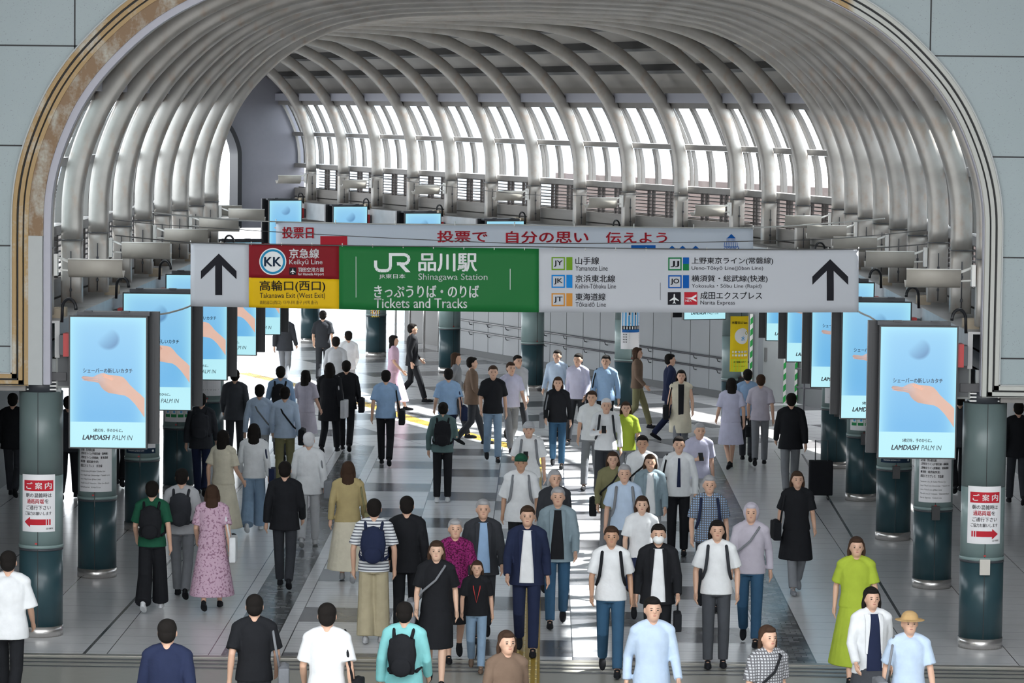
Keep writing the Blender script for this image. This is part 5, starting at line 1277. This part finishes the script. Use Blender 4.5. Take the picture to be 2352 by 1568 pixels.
PEOPLE = [
 # near row, lower edge
 (20, 1268, 1.74, 180, 'walkA', 'loose_tee/white', 'trousers/black', 'short/hairb', 'person in a loose white tee at the left edge, seen from behind', ''),
 (385, 1425, 1.76, 178, 'walkB', 'jacket/navy', 'trousers/navy', 'short/hairb', 'person in a dark navy suit at the lower left, seen from behind', ''),
 (585, 1368, 1.70, 185, 'walkA', 'tee/black', 'trousers/dark', 'short/hairb', 'person in a black tee with a grey bag at the lower left, seen from behind', 'bag/grey'),
 (752, 1388, 1.76, 180, 'walkB', 'tee/white', 'trousers/char', 'short/hairb', 'person in a bright white short-sleeved shirt at the bottom, seen from behind', 'bag/black'),
 (930, 1385, 1.64, 175, 'walkA', 'jacket/turq', 'trousers/jeans', 'short/hairb', 'person in a turquoise jacket at the bottom, seen from behind', 'backpack/black'),
 (1165, 1452, 1.60, 20, 'walkA', 'shirt/brown', 'trousers/brown', 'bob/hairbr', 'person in a brown top at the bottom left of the yellow strip', ''),
 (1500, 1375, 1.72, 10, 'walkB', 'shirt/paleblue', 'trousers/dark', 'short/hairb', 'person in a pale blue shirt at the bottom in front of the black suit', ''),
 (1765, 1440, 1.62, 25, 'walkA', 'tee/ltgrey:check', 'skirt/bluegrey', 'bob/hairbr', 'person in a grey checked top at the bottom right', 'xbag/black'),
 (1968, 1236, 1.66, 0, 'walkB', 'long_dress/lime', 'none/-', 'bob/hairbr', 'person in a long lime green dress at the right', 'handbag/pink'),
 (2003, 1352, 1.64, 12, 'walkA', 'jacket/white/navy', 'long_skirt/char', 'long/hairb', 'person in a white cardigan over a black top and grey skirt, bottom right', ''),
 (2090, 1408, 1.62, 5, 'walkB', 'tee/paleblue', 'trousers/ltgrey', 'hat/tan', 'person in a straw hat and pale blue tee at the bottom right', 'bag/grey'),
 # second row
 (860, 1148, 1.76, 180, 'stand', 'tee/white:stripe', 'wide_trousers/khaki', 'short/hairb', 'person in a striped white tee and khaki trousers, seen from behind', 'backpack/navy', 'ltgrey'),
 (935, 1142, 1.74, 180, 'walkB', 'jacket/black', 'trousers/black', 'short/hairb', 'person in a black jacket right of the striped tee, seen from behind', 'bag/black'),
 (800, 1062, 1.66, 182, 'walkA', 'shirt/beige', 'long_skirt/cream', 'long/hairbr', 'person in a beige top and cream skirt with long brown hair', 'bag/olive', 'ltgrey'),
 (1003, 1245, 1.63, 0, 'walkA', 'tee/black', 'skirt/black', 'bob/hairbr', 'person in a black top and black skirt left of the yellow strip', 'xbag/grey', 'black', 2),
 (1046, 1195, 1.66, 5, 'walkB', 'tee/magenta:lace', 'skirt/black', 'short/hairg', 'person in a magenta patterned top behind the black skirt', ''),
 (1096, 1290, 1.27, 0, 'walkA', 'tee/black', 'trousers/ltjeans', 'bob/hairbr', 'child in a black tee with a red lanyard beside the yellow strip', 'lanyard', 'brown'),
 (1110, 1150, 1.72, 5, 'walkB', 'jacket/dark/ltblue', 'trousers/dark', 'short/hairg', 'person in a dark jacket over a light blue shirt', ''),
 (1212, 1165, 1.76, 0, 'walkA', 'jacket/navy/white', 'trousers/navy', 'short/hairbr', 'person in a navy suit and white shirt on the yellow strip', ''),
 (1282, 1122, 1.74, 0, 'walkB', 'jacket/bluegrey/black', 'trousers/jeans', 'short/hairg', 'person in a blue-grey jacket over a black tee', ''),
 (1405, 1212, 1.70, 0, 'walkA', 'tee/white', 'trousers/jeans', 'short/hairbr', 'person in a white tee and blue jeans right of the yellow strip', 'backpack/black', 'black', 1),
 (1513, 1207, 1.72, 0, 'walkB', 'jacket/black/white', 'trousers/black', 'short/hairb', 'person in a black suit and white shirt with a face mask', 'mask handbag/black'),
 (1648, 1198, 1.72, 0, 'stand', 'tee/white', 'trousers/char', 'bob/hairb', 'person in a white tee and dark grey trousers', 'backpack/dark'),
 (1726, 1158, 1.72, -5, 'walkA', 'shirt/mauve', 'trousers/jeans', 'hood/mauve', 'person in a pale mauve hooded top and blue jeans', 'xbag/grey'),
 (1475, 1142, 1.60, 0, 'walkA', 'tee/white', 'skirt/navy', 'bob/hairbr', 'person in a white blouse and navy skirt behind the black suit', '', 'black', 2),
 (1435, 1070, 1.74, 0, 'walkB', 'tee/paleblue', 'trousers/char', 'short/hairg', 'person in a pale blue polo and charcoal trousers', 'backpack/grey'),
 (1630, 1095, 1.74, 0, 'walkA', 'tee/ltblue:check', 'trousers/dark', 'short/hairg', 'person in a blue checked shirt with grey hair', 'backpack/navy'),
 (1832, 1085, 1.64, 5, 'walkB', 'dress/black', 'trousers/grey', 'bob/hairbr', 'person in a black dress over grey trousers at the right', 'bag/black', 'grey'),
 (1197, 1045, 1.74, 0, 'walkB', 'loose_tee/white', 'trousers/black', 'cap/green', 'person in a green cap and loose white tee', 'backpack/grey', 'black', 1),
 (1275, 1082, 1.68, 15, 'walkA', 'shirt/dark', 'trousers/black', 'bob/hairg', 'person in a dark shirt behind the blue-grey jacket', ''),
 (1215, 968, 1.74, 0, 'phone', 'tee/white', 'trousers/ltgrey', 'cap/ltgrey', 'person in a light grey cap and white tee looking at a phone', 'phone backpack/grey'),
 (1408, 1040, 1.62, 0, 'walkA', 'shirt/olive', 'wide_trousers/grey', 'bob/hairbr', 'person in an olive grey shirt in the crowd', 'xbag/black'),
 (1494, 1046, 1.62, 0, 'walkB', 'jacket/bluegrey/white', 'wide_trousers/ltgrey', 'bob/hairbr', 'person in a blue-grey cardigan over a white top in the crowd', ''),
 (1476, 1003, 1.72, 0, 'walkA', 'shirt/white', 'trousers/dark', 'short/hairb', 'person in a white shirt with a dark strap in the crowd', 'xbag/black', 'black', 1),
 (1560, 1005, 1.74, 0, 'stand', 'shirt/white/-/navy', 'trousers/black', 'short/hairb', 'person in a white shirt and dark tie with black trousers', 'bag/black'),
 (1606, 972, 1.72, 10, 'phone', 'tee/lilac', 'trousers/ltgrey', 'short/hairg', 'person in a lilac shirt leaning over a phone', 'phone backpack/ltgrey'.replace('backpack/ltgrey', '')),
 (1393, 915, 1.74, 0, 'phone', 'shirt/white', 'wide_trousers/dark', 'short/hairw', 'person in a white long-sleeved shirt with white hair', 'phone backpack/dark'),
 (1360, 900, 1.68, -10, 'walkB', 'tee/white', 'trousers/grey', 'short/hairbr', 'person in a white tee behind the white-haired walker', ''),
 (1438, 925, 1.62, 5, 'walkB', 'tee/lime', 'trousers/grey', 'bob/hairbr', 'person in a lime green tee in the middle distance', ''),
 (1282, 868, 1.64, 0, 'walkA', 'shirt/black', 'trousers/jeans', 'bob/hairbr', 'person in a black top and blue jeans in the middle distance', 'bag/grey'),
 (1328, 814, 1.76, -20, 'walkB', 'shirt/lilac', 'trousers/dark', 'short/hairb', 'person in a lilac shirt and dark trousers in the middle distance', ''),
 (1280, 806, 1.70, -15, 'walkA', 'shirt/paleblue', 'trousers/dark', 'short/hairb', 'person in a pale blue shirt left of the lilac shirt', ''),
 (1392, 818, 1.76, -10, 'walkA', 'shirt/ltblue', 'trousers/black', 'short/hairb', 'person in a light blue shirt left of the photo poster column', 'bag/black'),
 (1565, 852, 1.64, 0, 'walkB', 'vest/cream/black', 'trousers/grey', 'bob/hairb', 'person in a long cream waistcoat over black before the grey wall', 'bag/dark'.replace('dark', 'black')),
 (1133, 842, 1.76, 5, 'walkA', 'tee/black', 'trousers/ltjeans', 'short/hairbr', 'person in a black tee and light jeans in the middle', ''),
 (1174, 834, 1.70, 20, 'walkB', 'tee/lilac', 'trousers/grey', 'short/hairbr', 'person in a lilac tee right of the black tee', ''),
 (1190, 818, 1.70, 30, 'walkA', 'jacket/ltgrey', 'trousers/dark', 'short/hairb', 'person in a light grey jacket before the eighth column', ''),
 (1030, 848, 1.70, 190, 'walkB', 'tee/ltblue', 'trousers/navy', 'short/hairb', 'person in a light blue tee seen from behind in the middle', 'bag/navy'),
 (1018, 925, 1.66, 180, 'standphone', 'shirt/sage', 'trousers/black', 'bun/hairb', 'person in a sage jacket and black trousers, seen from behind', 'backpack/black', 'white'),
 (887, 852, 1.74, 180, 'walkA', 'tee/ltblue', 'trousers/black', 'short/hairb', 'person in a light blue shirt and black trousers, seen from behind', 'bag/black'),
 (710, 995, 1.70, 180, 'walkB', 'jacket/white', 'trousers/ltgrey', 'short/hairw', 'person in a white jacket with white hair, seen from behind', 'bag/grey', 'ltgrey'),
 (655, 1062, 1.72, 180, 'walkA', 'jacket/black', 'trousers/dark', 'short/hairb', 'person in a black jacket left of the white jacket', ''),
 (584, 975, 1.66, 180, 'walkB', 'shirt/white', 'wide_trousers/ltjeans', 'long/hairb', 'person in a white top and light jeans with long black hair', 'tote/navy', 'white'),
 (514, 990, 1.66, 150, 'walkA', 'long_dress/cream', 'none/-', 'bob/hairb', 'person in a long cream dress at the left', ''),
 (488, 1116, 1.62, 180, 'walkB', 'long_dress/pink:floral', 'none/-', 'long/hairbr', 'person in a pink floral dress with long brown hair', 'tote/white'),
 (418, 1078, 1.72, 180, 'walkA', 'tee/ltgrey', 'trousers/grey', 'short/hairb', 'person in a light grey tee and grey trousers at the left', 'backpack/dark'),
 (350, 1107, 1.68, 180, 'walkB', 'tee/green', 'wide_trousers/black', 'short/hairb', 'person in a dark green tee and wide black trousers at the left', 'backpack/black', 'white'),
 (655, 890, 1.74, 180, 'walkB', 'shirt/paleblue', 'trousers/olive', 'short/hairb', 'person in a pale blue shirt and olive trousers, seen from behind', 'xbag/black'),
 (597, 885, 1.72, 178, 'walkA', 'shirt/paleblue', 'trousers/ltgrey', 'short/hairb', 'person in a pale blue shirt and light trousers, seen from behind', 'xbag/grey'),
 (645, 843, 1.74, 180, 'walkA', 'shirt/ltblue', 'trousers/dark', 'short/hairb', 'person in a light blue long-sleeved shirt at the left middle', 'backpack/black'),
 (758, 835, 1.70, 170, 'walkB', 'coat/black', 'trousers/black', 'bob/hairb', 'person in a black coat left of the light blue shirt', 'tote/ltgrey'),
 (703, 852, 1.62, 160, 'walkA', 'dress/mauve', 'none/-', 'long/hairb', 'person in a pale mauve dress left of the black coat', ''),
 (796, 830, 1.72, 180, 'walkA', 'jacket/black', 'trousers/black', 'short/hairb', 'person in a black suit right of the black coat', 'bag/black'),
 (463, 905, 1.72, 180, 'walkA', 'jacket/dark', 'trousers/navy', 'short/hairb', 'person in dark clothes beside the fifth left column', 'backpack/dark'),
 (540, 850, 1.72, 180, 'walkB', 'jacket/char', 'trousers/dark', 'short/hairb', 'person in a charcoal jacket behind the left screens', ''),
 (1818, 905, 1.76, 180, 'walkB', 'jacket/black', 'trousers/grey', 'short/hairb', 'person in a black jacket and grey trousers by the right screens', 'case/dark'.replace('dark', 'black')),
 (1718, 850, 1.72, 175, 'walkA', 'shirt/ltblue', 'trousers/dark', 'short/hairb', 'person in a light blue shirt beside the yellow poster column', ''),
 (1680, 870, 1.66, 190, 'walkB', 'dress/lilac', 'none/-', 'bob/hairb', 'person in a lilac dress beside the yellow poster column', ''),
 (1748, 862, 1.68, 175, 'walkB', 'tee/mauve', 'trousers/grey', 'short/hairbr', 'person in a mauve tee beside the yellow poster column', 'handbag/black'),
 (905, 772, 1.62, 90, 'walkA', 'long_dress/pink', 'none/-', 'long/hairb', 'person in a long pink dress before the dark recess', ''),
 (948, 745, 1.74, 100, 'walkB', 'jacket/black', 'trousers/black', 'short/hairb', 'person in a black jacket right of the pink dress', ''),
 (1085, 822, 1.70, 100, 'walkA', 'jacket/brown', 'trousers/dark', 'short/hairb', 'person in a brown jacket walking across the middle', ''),
 (1048, 812, 1.68, 80, 'walkB', 'shirt/grey', 'trousers/dark', 'bob/hairbr', 'person in a grey shirt walking across the middle', ''),
 (800, 762, 1.66, 200, 'walkA', 'shirt/white', 'trousers/ltgrey', 'short/hairb', 'person in a white shirt by the bright far opening', ''),
 (742, 715, 1.72, 180, 'walkB', 'tee/dark', 'trousers/dark', 'short/hairb', 'person in dark clothes inside the bright far opening', ''),
 (772, 775, 1.70, 180, 'walkB', 'shirt/ltgrey', 'trousers/dark', 'short/hairb', 'person in a light grey shirt left of the first warning poster', ''),
 (655, 718, 1.70, 170, 'walkA', 'jacket/dark', 'trousers/grey', 'short/hairb', 'person in a dark jacket beyond the left screens', ''),
 (1540, 815, 1.72, 100, 'walkB', 'jacket/navy', 'trousers/navy', 'short/hairb', 'person in a navy jacket walking along the grey wall', ''),
 (1465, 800, 1.66, 80, 'walkA', 'shirt/brown', 'trousers/olive', 'bob/hairbr', 'person in a brown shirt walking along the grey wall', ''),
 (30, 905, 1.72, 180, 'walkA', 'jacket/black', 'trousers/dark', 'short/hairb', 'person in a black jacket in the left side aisle at the edge', ''),
 (158, 912, 1.70, 180, 'walkB', 'jacket/dark', 'trousers/black', 'short/hairb', 'person in a dark jacket in the aisle behind the nearest left column', ''),
 (275, 885, 1.74, 180, 'walkA', 'jacket/navy', 'trousers/black', 'short/hairb', 'person in a navy jacket in the aisle between the left columns', ''),
 (2205, 905, 1.72, 180, 'walkB', 'jacket/char', 'trousers/black', 'short/hairb', 'person in a charcoal jacket in the aisle behind the nearest right column', ''),
 (2340, 925, 1.72, 180, 'walkA', 'jacket/black', 'trousers/dark', 'short/hairb', 'person in a black jacket at the right edge aisle', 'bag/brown'),
]
for a in PEOPLE: person(*a)

W = bpy.data.worlds.new('sky'); S.world = W; W.use_nodes = True
wn = W.node_tree; bg = wn.nodes['Background']
tc = wn.nodes.new('ShaderNodeTexCoord'); sx = wn.nodes.new('ShaderNodeSeparateXYZ'); mr = wn.nodes.new('ShaderNodeMapRange'); mx = wn.nodes.new('ShaderNodeMix'); mx.data_type = 'RGBA'
wn.links.new(tc.outputs['Generated'], sx.inputs[0]); wn.links.new(sx.outputs[2], mr.inputs[0]); mr.inputs[1].default_value = -.05; mr.inputs[2].default_value = .02
mx.inputs['A'].default_value = (.32, .32, .33, 1); mx.inputs['B'].default_value = (.93, .97, 1., 1)
wn.links.new(mr.outputs[0], mx.inputs['Factor']); wn.links.new(mx.outputs['Result'], bg.inputs[0]); bg.inputs[1].default_value = 6.5
sl = bpy.data.lights.new('sun', 'SUN'); so_ = bpy.data.objects.new('sun', sl); COL.objects.link(so_)
sl.energy = 24; sl.angle = .02; sl.color = (1, .97, .92)
so_.rotation_euler = Vector((-.62, -.30, -.80)).to_track_quat('-Z', 'Y').to_euler()
